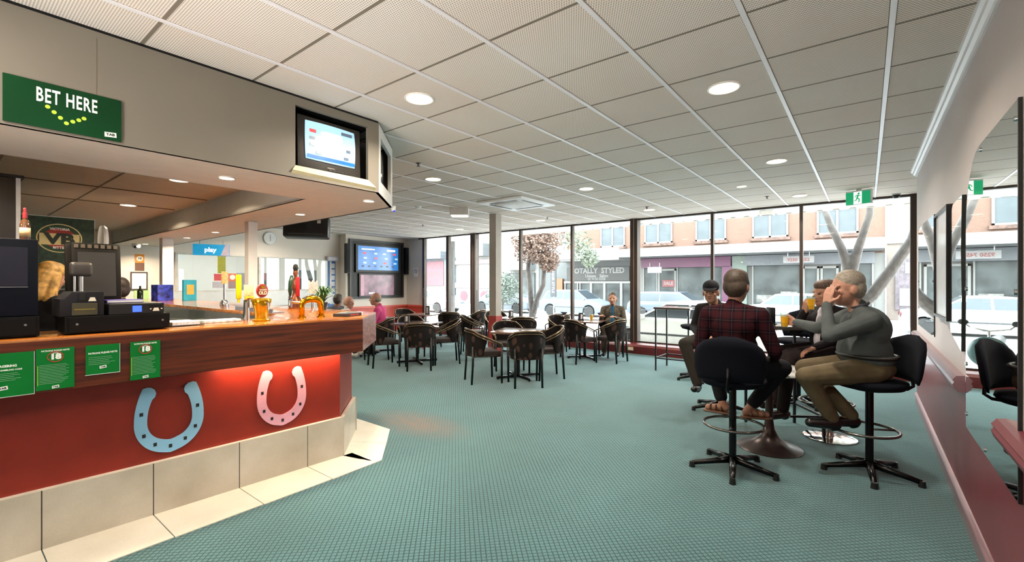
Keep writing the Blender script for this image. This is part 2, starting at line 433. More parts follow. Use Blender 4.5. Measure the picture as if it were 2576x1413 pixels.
# soffit ring with recess over the servery
R1, RY = -4.04, 2.1
g.m(4).prism([(BX-.004, YB), (C0.x-.004, C0.y), (C1.x, C1.y-.004), (XL, 3.09), (XL, RY+.15), (R1, RY), (R1, YB)], BB, BB+.02)
g.m(1).box((R1-.02, YB, BB), (R1, RY, 2.52)).prism([(R1, RY), (R1, RY+.02), (XL, RY+.17), (XL, RY+.15)], BB, 2.52)
g.m(2).box((XL, YB, 2.5), (R1, RY+.15, 2.52))
bmesh.ops.recalc_face_normals(g.bm, faces=g.bm.faces)
inner_ceil = mat('servery_ceiling', '#b3a28c', .6, noise=.03)
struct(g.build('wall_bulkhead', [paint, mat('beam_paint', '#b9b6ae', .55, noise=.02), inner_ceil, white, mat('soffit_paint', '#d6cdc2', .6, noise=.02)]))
g = MB(); vs = [(BX-.012, YB), (C0.x-.012, C0.y-.004), (C1.x-.008, C1.y-.012), (XL, 3.08)]
for p, q in zip(vs, vs[1:]): vbox(p, q, TOPZ-.002, H, .01)
struct(g.build('trim_20', mat('shadow_gap', '#060606', .9)))
g = MB(); g.xf = Matrix()
g.poly([(BX+.001, t0, z0), (BX+.001, t1, z0), (BX+.02, t1+.065, z0-.055), (BX+.02, t0-.03, z0-.04)]).poly([(BX+.02, t1+.065, z0-.055), (BX+.02, t0-.03, z0-.04), (BX, t0-.03, z0-.06), (BX, t1+.065, z0-.075)])
struct(g.build('trim_21', mat('niche_sill', '#d8c79c', .5)))
g = MB(); g.box((BX-.5, t0-.05, z0-.02), (BX-.03, t1+.05, z0)).box((BX-.5, t0-.05, z1), (BX-.03, t1+.05, z1+.02)).box((BX-.5, t0-.05, z0), (BX-.03, t0-.01, z1)).box((BX-.52, t0-.05, z0), (BX-.5, t1+.05, z1))
struct(g.build('trim_22', black))
struct(MB().box((BX-.001, .553, 2.5), (BX+.001, .5545, 2.8)).build('trim_25', mat('seam', '#6d5c48', .7)))
# inner ceiling seams
g = MB()
for yy in (-.4, .35, 1.1): g.box((XL+.1, yy, 2.494), (R1-.03, yy+.014, 2.5))
for xx in (-5.2, -6.4, -7.6): g.box((xx, YB, 2.492), (xx+.02, RY, 2.5))
struct(g.build('trim_23', mat('seam', '#6d5c48', .7)))

# ------------------------------------------------------------------ lights
def area(name, loc, size, power, col=(1, .93, .82), rot=(0, 0, 0), spread=PI):
    l = bpy.data.lights.new(name, 'AREA'); l.shape = 'DISK'; l.size = size; l.energy = power; l.color = col; l.spread = spread
    o = bpy.data.objects.new(name, l); COL.objects.link(o); o.location = loc; o.rotation_euler = rot; return o
rim_m = mat('downlight_rim', '#f0ece6', .4); dif_m = mat('downlight_lens', '#fff6e6', .5, noise=0, emit='#fff0d8', es=6.)
def downlight(x, y, z, r, power, label, group, col=(1, .9, .75)):
    t = thing('downlight', label, 'ceiling light', (x, y, z), 0, group)
    MB().lathe([(r, 0), (r*1.14, 0), (r*1.16, -.006), (r*1.1, -.01), (r, -.008), (r, 0)], 28).build('rim', rim_m, t, 40)
    MB().lathe([(0, -.003), (r, -.003)], 28).build('lens', dif_m, t)
    area('downlight_lamp', (x, y, z-.014), r*1.8, power*1.1, col, spread=math.radians(150))
big = [(-2.62, 2.24, 'large round ceiling downlight nearest the bar television'), (-.79, 3.43, 'large round ceiling downlight nearest above the drinkers'), (-4.52, 4.1, 'round ceiling downlight past the bulkhead corner'),
       (-.80, 5.87, 'round ceiling downlight over the far side of the drinkers'), (-3.22, 5.89, 'round ceiling downlight beside the air conditioner'), (-1.40, 7.1, 'small-looking round downlight between two larger ones near the right windows'),
       (-.83, 8.41, 'round downlight just left of the exit sign'), (-3.22, 8.33, 'round downlight above the thick middle window post'), (-5.67, 8.3, 'round downlight above the window right of the column'), (-8.25, 8.38, 'round downlight above the windows left of the column')]
for x, y, lb in big: downlight(x, y, H, .095 if 'small' not in lb else .06, 26 if x > -5 else 55, lb, 'round ceiling downlights')
for x, y in ((-1.0, -1.6), (-2.6, -.4), (-.4, .6)): area('downlight_lamp', (x, y, H-.012), .18, 22, (1, .92, .8))
sof = [(-3.66, 1.33, BB, .045, 'small halogen in the soffit left of the bar television'), (-3.65, 2.515, BB, .045, 'small halogen under the chamfered bulkhead corner'), (-4.97, 2.54, BB, .045, 'small halogen in the soffit left of the corner one'),
       (-5.35, 1.52, 2.5, .075, 'bright recessed light in the lowered ceiling above the till'), (-7.6, 1.6, 2.5, .08, 'recessed light in the servery ceiling by the drinks fridge'), (-7.75, 2.66, BB, .045, 'small halogen above the blue hanging sign'),
       (-9.09, 2.69, BB, .045, 'small halogen beside the farther white bar pillar'), (-11.2, 2.62, BB, .045, 'small halogen above the orange notice')]
for x, y, z, r, lb in sof: downlight(x, y, z, r, 18 if r < .06 else 24, lb, 'small lights over the bar', (1, .82, .58))
for x, y in ((-3.66, .2), (-5.0, .2), (-3.66, -1.)): area('downlight_lamp', (x, y, BB-.012 if x > -4 else 2.48), .08, 18, (1, .82, .58))
for x, y, lb in ((-9.2, 4.0, 'added round downlight beyond the bar, hidden by the bulkhead'), (-10.7, 4.9, 'added unseen downlight close to the far opening')): downlight(x, y, H, .095, 28, lb, 'round ceiling downlights')  # both added out of sight to brighten the far wall
for y in (3.6, 5.2, 6.8): area('inner_room_lamp', (-13.6, y, H-.03), .8, 26, (1, .97, .94))
# added fill light, thrown up at the ceiling from behind the camera
for x_, y_, p_ in ((-.9, -3.0, 60),):
    l = bpy.data.lights.new('ceiling_fill_light', 'AREA'); l.shape = 'SQUARE'; l.size = 1.6; l.energy = p_; l.color = (1, .95, .88)
    o = bpy.data.objects.new('ceiling_fill_light', l); COL.objects.link(o); o.location = (x_, y_, 1.1); o.rotation_euler = (PI - 1.0, 0, .3); l.spread = math.radians(70)
# warm strip tucked under the bar fascia
l = bpy.data.lights.new('bar_strip_lamp', 'AREA'); l.shape = 'RECTANGLE'; l.size = .02; l.size_y = .95; l.energy = 4.5; l.color = (1, .62, .36)
o = bpy.data.objects.new('bar_strip_lamp', l); COL.objects.link(o); o.location = (-3.50, 1.72, .893); o.rotation_euler = (0, math.radians(25), -.04)
# sky and sun
w = bpy.data.worlds.new('world'); scn.world = w; w.use_nodes = True; k = NT(w); k.n.clear()
out = k.node('ShaderNodeOutputWorld'); bg = k.node('ShaderNodeBackground'); bg.inputs[1].default_value = 18.
tc = k.node('ShaderNodeTexCoord'); sp = k.node('ShaderNodeSeparateXYZ'); k.l.new(tc.outputs['Generated'], sp.inputs[0])
cc = k.ramp(sp.outputs[2], 0., .7, (.98, .98, .96, 1), (.80, .90, 1., 1)); k.l.new(cc, bg.inputs[0]); k.l.new(bg.outputs[0], out.inputs[0])
sl = bpy.data.lights.new('sun', 'SUN'); sl.energy = 4.; sl.angle = math.radians(4); sl.color = (1, .97, .92)
so = bpy.data.objects.new('sun', sl); COL.objects.link(so); so.rotation_euler = (math.radians(38), 0, math.radians(-25))
scn.view_settings.view_transform = 'Standard'; scn.view_settings.look = 'None'; scn.view_settings.exposure = 0.38; scn.view_settings.gamma = 1.03
cy = scn.cycles; cy.use_adaptive_sampling = True; cy.adaptive_threshold = .03; cy.max_bounces = 7; cy.diffuse_bounces = 4; cy.glossy_bounces = 3; cy.transparent_max_bounces = 12; cy.transmission_bounces = 4
cy.sample_clamp_indirect = 6; cy.caustics_reflective = False; cy.caustics_refractive = False; cy.use_denoising = True
# ================================================================== BAR
def FX(y): return -3.41 + .04*(y-1.25)          # fascia front line
def TX(y): return -3.575 + .04*(y-1.25)         # plinth front line
BZ = 1.19
bar = thing('bar_counter', 'long timber topped bar with red front panel and stone tile plinth', 'bar counter', (-3.7, 1.0, 0))
B0 = V((-3.7, 1.0, 0))
def rel(g, name, mats, smooth=None, root=None, base=None):
    root = root or bar; base = base if base is not None else root.location
    bmesh.ops.translate(g.bm, verts=g.bm.verts, vec=-V(base)); bmesh.ops.recalc_face_normals(g.bm, faces=g.bm.faces)
    return g.build(name, mats, root, smooth)
Fa, Fb, Fc = V((FX(YB+.1), YB+.1)), V((FX(2.262), 2.262)), V((-3.895, 2.765))
IN = -3.98
g = MB(); g.prism([Fa, Fb, Fc, (-10.4, 2.79), (-10.4, 2.04), (-4.35, 2.0), (IN, 1.68), (IN, YB+.1)], BZ-.035, BZ, bev=.004)
rel(g, 'worktop', timber_top, 30)
def strip(g, pts, z0, z1, th):                   # band along a polyline, thickness toward the left of travel
    for p, q in zip(pts, pts[1:]):
        p, q = V(p), V(q); d = (q-p).normalized(); n = V((-d.y, d.x))*th
        g.prism([tuple(p), tuple(q), tuple(q+n), tuple(p+n)], z0, z1)
g = MB(); fo = .002
strip(g, [(Fa.x+fo, Fa.y), (Fb.x+fo, Fb.y), (Fb.x+fo, Fb.y)][:2], .908, BZ-.012, .03); strip(g, [(Fc.x+fo, Fc.y+fo), (-10.4, 2.792)], .908, BZ-.012, .03)
rel(g, 'timber_fascia', timber)
g = MB(); strip(g, [(Fb.x+fo, Fb.y), (Fc.x+fo, Fc.y+fo)], .908, BZ-.012, .03); rel(g, 'end_fascia', wood('sheen_timber', '#7c5048', '#b88e88', .3, (6., .7, 22.)))  # pale pink reflected sheen put into the colour of the end piece
g = MB(); strip(g, [(Fa.x-.03, Fa.y), (Fb.x-.03, Fb.y-.02), (Fc.x-.01, Fc.y-.03), (-10.4, 2.76)], .9, .91, .16)
rel(g, 'fascia_underside', mat('underside', '#6b3a22', .5))
Ta, Tb, Tc = V((TX(YB+.1)-.03, YB+.1)), V((TX(2.19)-.03, 2.17)), V((-4.06, 2.6))
g = MB(); strip(g, [Ta, Tb, Tc, (-10.3, 2.62)], .3, .905, .04); rel(g, 'front_panel', redpanel)
g = MB(); strip(g, [Ta, Tb, Tc, (-10.3, 2.62)], .0, .05, .04)
Q = [V((TX(YB+.1), YB+.1)), V((TX(2.19), 2.19)), V((-4.04, 2.63)), V((-10.3, 2.65))]
g.m(0); ys = [-3.3] + [.385-.497*7 + .497*k for k in range(0, 12)] + [2.19]
ys = sorted(set(round(y, 4) for y in ys if -3.3 <= y <= 2.19))
for y0, y1 in zip(ys, ys[1:]): g.prism([(TX(y0+.003), y0+.003), (TX(y1-.003), y1-.003), (TX(y1-.003)-.03, y1-.003), (TX(y0+.003)-.03, y0+.003)], 0, .333)
strip(g, [Q[1], Q[2]], 0, .333, .03)
xx = -4.05
while xx > -10.2: g.prism([(xx, 2.65), (xx-.494, 2.65), (xx-.494, 2.62), (xx, 2.62)], 0, .333); xx -= .5
g.m(1); strip(g, [V((TX(YB+.1)-.004, YB+.1)), V((TX(2.19)-.004, 2.185))], 0, .331, .02)
g.m(2); strip(g, [Q[0]+V((.001, 0)), Q[1], Q[2]], .333, .338, .03)
rel(g, 'tile_plinth', [tile_m, grout, mat('pale_edge', '#ddd2c0', .4)])
g = MB(); g.box((IN-.02, YB+.1, .1), (IN, 1.66, BZ-.035)).prism([(-4.35, 2.0), (-10.4, 2.04), (-10.4, 2.06), (-4.35, 2.02)], .1, BZ-.035)
rel(g, 'servery_panel', mat('steel_panel', '#7d8285', .3, metal=.7))
# tiled strip in front of the bar (part of the floor)
g = MB(); edge = [(-3.16, YB), (-3.195, 1.8), (-3.2, 2.33), (-3.80, 2.865), (-10.4, 2.875)]
inn = [TX(YB), TX(2.19)]
g.m(0); cuts = [y for y in ys if y > -3.3]
for y0, y1 in zip([YB]+cuts[:-1], cuts[:-1]+[2.27]):
    e0 = -3.18; e1 = -3.185 if y1 < 2.2 else -3.2
    g.prism([(TX(y0), y0+.003), (e0, y0+.003), (e1, y1-.003), (TX(y1), y1-.003)], .0, .006)
g.prism([(TX(2.19), 2.18), (-3.2, 2.273), (-3.2, 2.33), (-3.5, 2.6), (-3.81, 2.40)], 0, .006).prism([(-3.814, 2.404), (-3.504, 2.604), (-3.8, 2.865), (-4.3, 2.87), (-4.3, 2.62), (-4.04, 2.6)], 0, .006)
g.prism([(TX(2.1)-.02, 2.1), (-3.19, 2.1), (-3.2, 2.33), (-3.8, 2.865), (-4.4, 2.872), (-4.4, 2.6), (-4.1, 2.56)], 0, .0045)
bmesh.ops.recalc_face_normals(g.bm, faces=g.bm.faces)
struct(g.build('trim_24', tile_f))

# horseshoes --------------------------------------------------------
def horseshoe(name, label, cy_, cz, w, h, col, hole):
    pts_o, pts_i = [], []
    N = 40
    def R(t, rx, rz):                               # t from -1 (left tip) over the bottom to 1 (right tip)
        a = -PI/2 + t * math.radians(128); return (rx*math.cos(a), rz*math.sin(a))
    for i in range(N+1):
        t = -1 + 2*i/N
        x, z = R(t, .5, .5)
        th = .105 + .05*(1-abs(t))**1.0 * .6
        if t < -.0: pass
        nx, nz = x/.5, z/.5
        pts_o.append((x, z)); pts_i.append((x - nx*(.17+.02*(1-abs(t))), z - nz*(.17+.03*(1-abs(t)))))
    # stretch arms upward, point the toe
    def sh(p): 
        x, z = p; zz = z*(1.0 if z < 0 else 1.75) - .012*max(0, 1-abs(x)/.10)*(z < 0)
        return (x*w*(1. if z < 0.1 else 1-.12*(z-.1)), zz*h*.74)
    o = [sh(p) for p in pts_o]; i_ = [sh(p) for p in pts_i]
    def tip(a, b):                                   # round the arm end
        a, b = V(a), V(b); c = (a+b)/2; r = (b-a)/2; up = V((r.y, -r.x))
        return [tuple(c - r*math.cos(PI*k/6) + up*math.sin(PI*k/6)) for k in range(1, 6)]
    outline = o + tip(o[-1], i_[-1]) + list(reversed(i_)) + tip(i_[0], o[0])
    M = frame((TX(cy_)-.03 + .004, cy_, cz), (.04, 1, 0), (0, 0, 1))
    t = thing(name, label, 'wall decoration', matrix=M)
    g = MB(); g.prism(outline, 0, .012); bmesh.ops.recalc_face_normals(g.bm, faces=g.bm.faces)
    g.build('plate', mat(name+'_paint_'+col[1:], col, .35, noise=.02), t)
    for t_ in (-.8, -.52, -.26, 0, .26, .52, .8):
        j = round((t_+1)/2*N); p = (V(o[j])+V(i_[j]))/2
        MB().box((p.x-.009, p.y-.011, .0115), (p.x+.009, p.y+.011, .0135)).build('nail_hole', mat('nail_hole', '#14141a', .6), t)
    return t
horseshoe('horseshoe', 'large pale blue horseshoe cutout fixed on the red bar front', .975, .59, .375, .56, '#8cc3e6', 0)
horseshoe('horseshoe', 'pale pink horseshoe cutout on the red bar front nearer the corner', 1.688, .593, .368, .56, '#dfa3b6', 0)

# green signs on the fascia ------------------------------------------
green = mat('sign_green', '#066b28', .45, spec=.2, noise=.04, nscale=3); dgreen = mat('sign_dark_green', '#023617', .5, spec=.15, noise=.12, nscale=2)
wtext = mat('white_ink', '#eef3ec', .5, noise=0); ktext = mat('black_ink', '#10201a', .5, noise=0); lime = mat('lime_ink', '#b7d33a', .5, noise=0)
redink = mat('red_ink', '#a8321e', .5, noise=0); palegreen = mat('small_print', '#7fb08c', .5, noise=0)
def tab_logo(t, x, y, w, rot=.0, z=.001):
    g = MB(); g.prism([(-w/2, -w*.27), (w/2, -w*.25), (w*.5, w*.27), (-w*.48, w*.25)], 0, .0008, Matrix.Translation((x, y, z)) @ Matrix.Rotation(rot, 4, 'Z'))
    g.build('logo_plate', wtext, t); lettering('TAB', w*.36, x, y, ktext, t, .03, z+.0012, rot, sx=1.1)
def poster(label, y0, y1, zt, zb, kind, dy=0.):
    yc, zc = (y0+y1)/2, (zt+zb)/2
    M = frame((FX(yc)+.006, yc, zc), (.04, 1, 0), (0, 0, 1)); w, h = y1-y0, zt-zb
    t = thing('notice', label, 'sign', matrix=M, group='green notices on the bar fascia')
    MB().box((-w/2, -h/2, 0), (w/2, h/2, .002)).build('sheet', green, t)
    z = .0025
    g = MB()
    def lines(n, y, step, x0, x1):
        for i in range(n):
            e = x1 - random.random()*.25*(x1-x0); g.box((x0, y - i*step - .0009, z), (e, y - i*step + .0009, z+.0005))
    if kind == 'age':
        lettering('PATRONS PLEASE NOTE', .011, 0, h*.44, wtext, t, .03, z, sx=.9); lettering('18', .04, 0, h*.29, wtext, t, .06, z, sx=1.1)
        MB().tube([(.03*math.cos(a), h*.29+.027*math.sin(a), z) for a in [2*PI*i/28 for i in range(28)]], .0022, 6, True).build('ring', redink, t)
        lettering('UNDER', .006, 0, h*.29+.02, wtext, t, .03, z)
        lines(13, h*.1, h*.037, -w*.42, w*.36); MB().box((-w*.46, -h*.38, z), (-w*.445, h*.1, z+.0005)).build('edge_bar', lime, t)
        tab_logo(t, 0, -h*.44, .028, .12, z)
    elif kind == 'note':
        lettering('PATRONS PLEASE NOTE', .0135, -.0, h*.22, wtext, t, .03, z, .02, sx=.85); lines(5, h*.08, h*.06, -w*.42, w*.36); tab_logo(t, 0, -h*.27, .03, .12, z)
    else:
        lettering('ARE WAGERING', .016, -w*.02, h*.2, wtext, t, .04, z, sx=.9); lettering('RESPONSIBLE GAMBLING CODE', .011, -.0, h*.11, wtext, t, .03, z, sx=.85)
        lines(5, h*.03, h*.04, -w*.46, w*.3); tab_logo(t, w*.0, -h*.3, .035, .12, z)
    g.build('small_print', palegreen, t)
    if kind != 'age' or dy: MB().box((-w/2-.002, -h/2-.003, -.001), (w/2+.002, -h/2, .004)).box((w/2, -h/2, -.001), (w/2+.002, h/2, .004)).build('holder_edge', mat('clear_edge', '#cfd6cf', .25), t)
    return t
poster('green wagering notice with heavy white heading at the left end of the row', .12, .339, 1.13, .909, 'wager')
poster('green notice headed by a ringed 18, right against the leftmost notice', .345, .492, 1.137, .917, 'age')
poster('smaller green notice with no 18 on the bar fascia', .537, .682, 1.136, .972, 'note')
poster('green notice headed by a ringed 18, closest to the blue horseshoe', .73, .873, 1.136, .910, 'age')
# BET HERE sign on the bulkhead
t = thing('sign_board', 'dark green board with white BET HERE and dotted yellow arrow on the bulkhead', 'sign', matrix=frame((BX+.002, .4355, 2.378), (0, 1, 0), (0, 0, 1)))
w, h = .439, .228
MB().box((-w/2, -h/2, 0), (w/2, h/2, .008), bev=.001).build('board', dgreen, t)
lettering('BET HERE', .098, .005, .045, wtext, t, .02, .009, sx=.5, space=1.12)
g = MB()
for a, b in ((-.068, -.005), (-.045, -.026), (-.022, -.048), (.0, -.07), (.024, -.055), (.047, -.041), (.067, -.027)): g.lathe([(.0095, 0), (.0095, .001), (0, .001)], 18, Matrix.Translation((a, b, .0085)))
g.build('arrow_dot', lime, t); tab_logo(t, .173, -.085, .05, .06, .009)

# televisions -------------------------------------------------------
scr_b = mat('screen_blue', '#1a4f8a', .2, noise=.1, nscale=9, emit='#2a7fd0', es=.65); scr_w = mat('screen_white', '#dfe9f4', .2, noise=0, emit='#dfeaf8', es=.75)
scr_r = mat('screen_red', '#c02530', .3, noise=0, emit='#e04a52', es=.8); scr_d = mat('screen_dark', '#0c2238', .3, noise=0, emit='#123a66', es=.5); scr_c = mat('screen_cyan', '#9fd2ee', .2, noise=0, emit='#a8d2ee', es=.6)
def race_card(t, w, h, z, bright):
    r = random.Random(3)
    def one(nm, m, lo, hi): MB().box(lo, hi).build(nm, m, t)
    one('caption', scr_w, (-w*.42, h*.36, z), (-w*.1, h*.41, z+.0006)); one('caption', scr_w, (w*.2, h*.33, z), (w*.42, h*.42, z+.0006))
    for i in range(4):
        for j in range(3):
            x, y = -w*.4 + i*w*.25 + r.random()*w*.06, h*.18 - j*h*.2
            one(*(('red_caption', scr_r) if (i+j*2) % 3 == 0 else ('caption', scr_c)), (x, y, z), (x+w*.075, y+h*.075, z+.0006))
    for i in range(6): one('dark_caption', scr_d, (-w*.42+i*w*.15, -h*.36, z), (-w*.36+i*w*.15, -h*.29, z+.0006))
    for y in (-.22, -.05, .28): one('grid_line', scr_d, (-w*.45, h*y, z), (w*.45, h*y+.003, z+.0004))
def crt(name, label, M, w, h, depth, lit=True):
    t = thing(name, label, 'television', matrix=M)
    g = MB(); g.box((-w/2, -h/2, -.06), (w/2, h/2, 0), bev=.012)
    g.prism([(-w/2+.02, -h/2+.02), (w/2-.02, -h/2+.02), (w/2-.02, h/2-.02), (-w/2+.02, h/2-.02)], -depth, -.05)
    g.build('casing', mat('tv_casing', '#2b2723', .4), t, 40)
    sw, sh = w*.8, h*.75; g = MB(); n = 10; vs = []
    for j in range(n+1):
        for i in range(n+1):
            u, v = i/n*2-1, j/n*2-1; vs.append(g.bm.verts.new((u*sw/2*(1-.03*v*v), v*sh/2*(1-.03*u*u)+h*.045, .015 - .006*(u*u+v*v))))
    for j in range(n):
        for i in range(n): a = j*(n+1)+i; g.bm.faces.new((vs[a], vs[a+1], vs[a+n+2], vs[a+n+1]))
    s = g.build('screen', scr_c if lit else mat('screen_off', '#3c4347', .1), t, True)
    if lit:
        q = thing('tmp', None, None); bpy.data.objects.remove(q)
        def sub(nm, bx, m):
            for x0, y0, x1, y1 in bx: MB().box((x0*sw, y0*sh+h*.045, .0135), (x1*sw, y1*sh+h*.045, .0165)).build(nm, m, s)
        sub('jersey', [(-.14, -.2, .16, .3), (-.2, .1, .22, .28)], scr_w); sub('stripe', [(-.11, -.15, -.06, .25), (.05, -.15, .1, .25)], mat('pale_red', '#e8b6b0', .3, emit='#f0b8b0', es=.8))
        sub('red_caption', [(-.42, .2, -.3, .28)], scr_r); sub('footer_bar', [(-.47, -.46, .47, -.37)], scr_b)
        sub('caption', [(-.42, .02, -.32, .09), (-.42, -.15, -.32, -.08), (-.3, -.33, -.2, -.26), (.25, -.33, .34, -.26), (.3, -.12, .38, -.05), (.2, .32, .42, .4)], mat('screen_frame', '#49596b', .3, emit='#5a6a80', es=.5))
    g = MB()
    for i in range(5): g.box((-.02+i*.035, -h/2+.012, -.001), (.005+i*.035, -h/2+.02, .003))
    g.build('button', black, t); MB().box((-.03, -h/2+.028, 0), (.03, -h/2+.034, .002)).build('badge', mat('grey_ink', '#8b857c', .5), t)
    return t
crt('tube_television', 'black tube television with a bright racing screen in the bulkhead niche', frame((BX-.05, 1.935, 2.545), (0, 1, -.0), (-.03, 0, 1)), .53, .395, .38)
mid = (C0+C1)/2; nrm = V((d.y, -d.x)); pc = mid - nrm*.06
crt('tube_television', 'second tube television seen edge-on in the chamfered bulkhead corner', frame((pc.x, pc.y, 2.55), (d.x, d.y, 0), (0, 0, 1)), .5, .36, .3, False)

# taps --------------------------------------------------------------
def at(x, y): return (x, y, BZ)
t = thing('beer_font', 'gold flared beer font topped by a round red OLD badge', 'beer tap', at(-3.70, 1.586), math.radians(0))
MB().lathe([(.062, 0), (.064, .012), (.045, .02), (.046, .06), (.058, .11), (.07, .155), (.068, .172), (.05, .178), (0, .178)], 32).build('column', mat('gold_glass', '#d6a514', .1, metal=.75, coat=.5, noise=.1, nscale=12), t, 40)
MB().cyl((0, 0, .17), (0, 0, .2), .012).cyl((.03, 0, .15), (.11, 0, .14), .011).cyl((.11, 0, .145), (.115, 0, .09), .008, .006).build('spout', chrome, t, 40)
M = frame((0.012, 0, .235), (-.25, 1, 0), (0, 0, 1))
g = MB(); g.prism([(.047*math.cos(a)*(1), .052*math.sin(a)) for a in [2*PI*i/32 for i in range(32)]], -.008, .008, M, bev=.003); bd = g.build('badge', mat('badge_red', '#8e1f14', .35, noise=.25, nscale=40), t, 40)
for s_, sz, yy in (('OLD', .036, -.018), ('TOOHEYS', .014, .006)):
    me = text_mesh(s_, sz, .03, .001, sx=.95); me.materials.append(mat('cream_ink', '#f4e3b8', .5, noise=0)); o = link('lettering', me, bd); o.matrix_local = M @ Matrix.Translation((0, yy, .0095))
g = MB(); g.prism([(-.018, .018), (.018, .018), (.012, .03), (.016, .042), (0, .034), (-.016, .042), (-.012, .03)], .008, .0095, M); g.build('crest', gold, bd)
def tap_badge(t, z, w, h, col, txt, tc, y=0., shape='box'):
    M = frame((.01, y, z), (-.2, 1, 0), (0, 0, 1))
    g = MB(); g.box((-w/2, -h/2, -.007), (w/2, h/2, .007), M, bev=.004); b_ = g.build('badge', mat('badge_'+col[1:], col, .4, noise=.15, nscale=50), t, 40)
    if txt:
        me = text_mesh(txt, min(h*.6, w*.3), .03, .001); me.materials.append(tc); o = link('lettering', me, b_); o.matrix_local = M @ Matrix.Translation((0, -h*.2, .0085))
    return b_
t = thing('beer_tap', 'tall yellow handled beer tap behind the gold font with a pale badge', 'beer tap', at(-3.88, 1.55))
MB().cyl((0, 0, 0), (0, 0, .16), .024, .02).cyl((0, .0, .15), (.05, .0, .16), .016).cyl((.05, 0, .165), (.055, 0, .1), .009).build('column', chrome, t, 40)
MB().box((-.012, -.075, .17), (.012, -.04, .36), bev=.006).cyl((0, -.058, .14), (0, -.058, .18), .009).build('handle', mat('yellow_handle', '#e8c412', .3), t, 40)
tap_badge(t, .235, .075, .09, '#c9c48e', '', wtext, .012); tap_badge(t, .175, .075, .03, '#d9b21c', 'XXXX' if False else 'GOLD', redink, .018)
t = thing('tap_arch', 'gleaming gold inverted U shaped beer tap arch at the bar corner', 'beer tap', at(-3.72, 2.0))
pts = [(0, -.085, 0), (0, -.085, .11)] + [(0, -.085*math.cos(a) , .11+.05*math.sin(a)) for a in [PI*i/12 for i in range(1, 12)]] + [(0, .085, .11), (0, .085, 0)]
rr = [.022]*2 + [.022+.008*math.sin(PI*i/12) for i in range(1, 12)] + [.022]*2
MB().tube(pts, rr, 16).build('arch', gold, t, True); [MB().lathe([(.034, 0), (.034, .01), (.026, .016), (0, .016)], 24, Matrix.Translation((0, q, 0))).build('base_ring', gold, t, 40) for q in (-.085, .085)]
MB().cyl((0, -.09, .13), (-.06, -.14, .135), .012).cyl((-.06, -.14, .14), (-.06, -.145, .09), .008).cyl((.0, -.05, .15), (.03, -.07, .17), .01).build('spout', chrome, t, 40)
# taller taps on the far leg of the bar
t = thing('beer_tap_tower', 'ornate red and silver tap tower on the far counter', 'beer tap', at(-5.15, 2.58))
MB().lathe([(.07, 0), (.075, .03), (.06, .1), (.04, .14), (.03, .2), (.045, .24), (.03, .3), (.018, .36), (.028, .4), (.02, .44), (0, .45)], 24).build('column', mat('bronze_red', '#7e4a35', .25, metal=.6, noise=.3, nscale=40), t, 40)
MB().box((.04, -.02, .14), (.06, .02, .36), bev=.008).build('red_stripe', mat('tap_red', '#b8232a', .3), t, 40)
MB().cyl((0, 0, .1), (.06, -.1, .1), .016).cyl((.06, -.1, .1), (.07, -.11, .04), .01).build('spout', chrome, t, 40)
MB().lathe([(.018, .42), (.03, .46), (.022, .5), (0, .51)], 16).build('finial', black, t, 40)
t = thing('beer_tap', 'slim dark green handled tap left of the red tower on the far counter', 'beer tap', at(-5.36, 2.62))
MB().cyl((0, 0, 0), (0, 0, .14), .02).build('column', chrome, t, 40); MB().tube([(0, 0, .13), (0, 0, .2), (0, .01, .3), (0, .02, .38)], [.012, .024, .03, .016], 12).build('handle', mat('bottle_green', '#14301f', .3), t, True)
t = thing('beer_tap', 'tap with a pale pink crown shaped badge right of the red tower', 'beer tap', at(-5.05, 2.73))
MB().cyl((0, 0, 0), (0, 0, .16), .018).cyl((0, 0, .15), (.06, -.02, .14), .012).build('column', chrome, t, 40)
g = MB(); M = frame((.01, 0, .24), (-.2, 1, 0), (0, 0, 1)); g.prism([(-.05, -.07), (.05, -.07), (.06, .02), (.055, .08), (.03, .05), (0, .09), (-.03, .05), (-.055, .08), (-.06, .02)], -.006, .006, M); g.build('badge', mat('pink_badge', '#f0c8b8', .4, noise=.1, nscale=40), t)
t = thing('beer_tap', 'farthest slender tap with an amber disc, left of the nearer white pillar', 'beer tap', at(-6.55, 2.35))
MB().cyl((0, 0, 0), (0, 0, .28), .012).lathe([(.05, 0), (.05, .03), (.03, .07), (0, .08)], 16).build('column', chrome, t, 40); tap_badge(t, .36, .08, .16, '#e6c77a', '', wtext)

# till equipment on the bar ------------------------------------------
navy = mat('navy_casing', '#0a0d17', .45, spec=.15, noise=.06)
gunm = mat('gunmetal', '#1d1c20', .45, spec=.15); drawm = mat('drawer_black', '#080808', .55, spec=.15, noise=.1, nscale=60, stretch=(1, 8, .3))
t = thing('cash_drawer', 'black ribbed cash drawer under the navy betting machine', 'cash drawer', at(-3.72, .2))
MB().box((-.2, -.2, .005), (.14, .174, .115), bev=.004).build('casing', drawm, t); MB().box((.141, -.18, .015), (.146, .16, .105), bev=.002).build('front', drawm, t); MB().cyl((.146, .12, .07), (.149, .12, .07), .006).build('lock', steel, t)
t = thing('betting_machine', 'large navy betting machine at the left end of the bar', 'machine', (-3.72, .2, 1.308))
MB().box((-.2, -.25, 0), (.13, .17, .415), bev=.006).build('casing', navy, t, 40); MB().box((.131, -.05, .16), (.134, .13, .37), bev=.002).build('screen_panel', mat('navy_screen', '#060b20', .3), t)
MB().box((.131, -.06, .155), (.136, .13, .158)).build('panel_edge', steel, t)
g = MB(); g.box((.131, -.1, .05), (.135, -.03, .18), bev=.002); g.build('paper_label', wtext, t)
t = thing('cash_drawer', 'wide black cash drawer under the receipt printer', 'cash drawer', at(-3.70, .72))
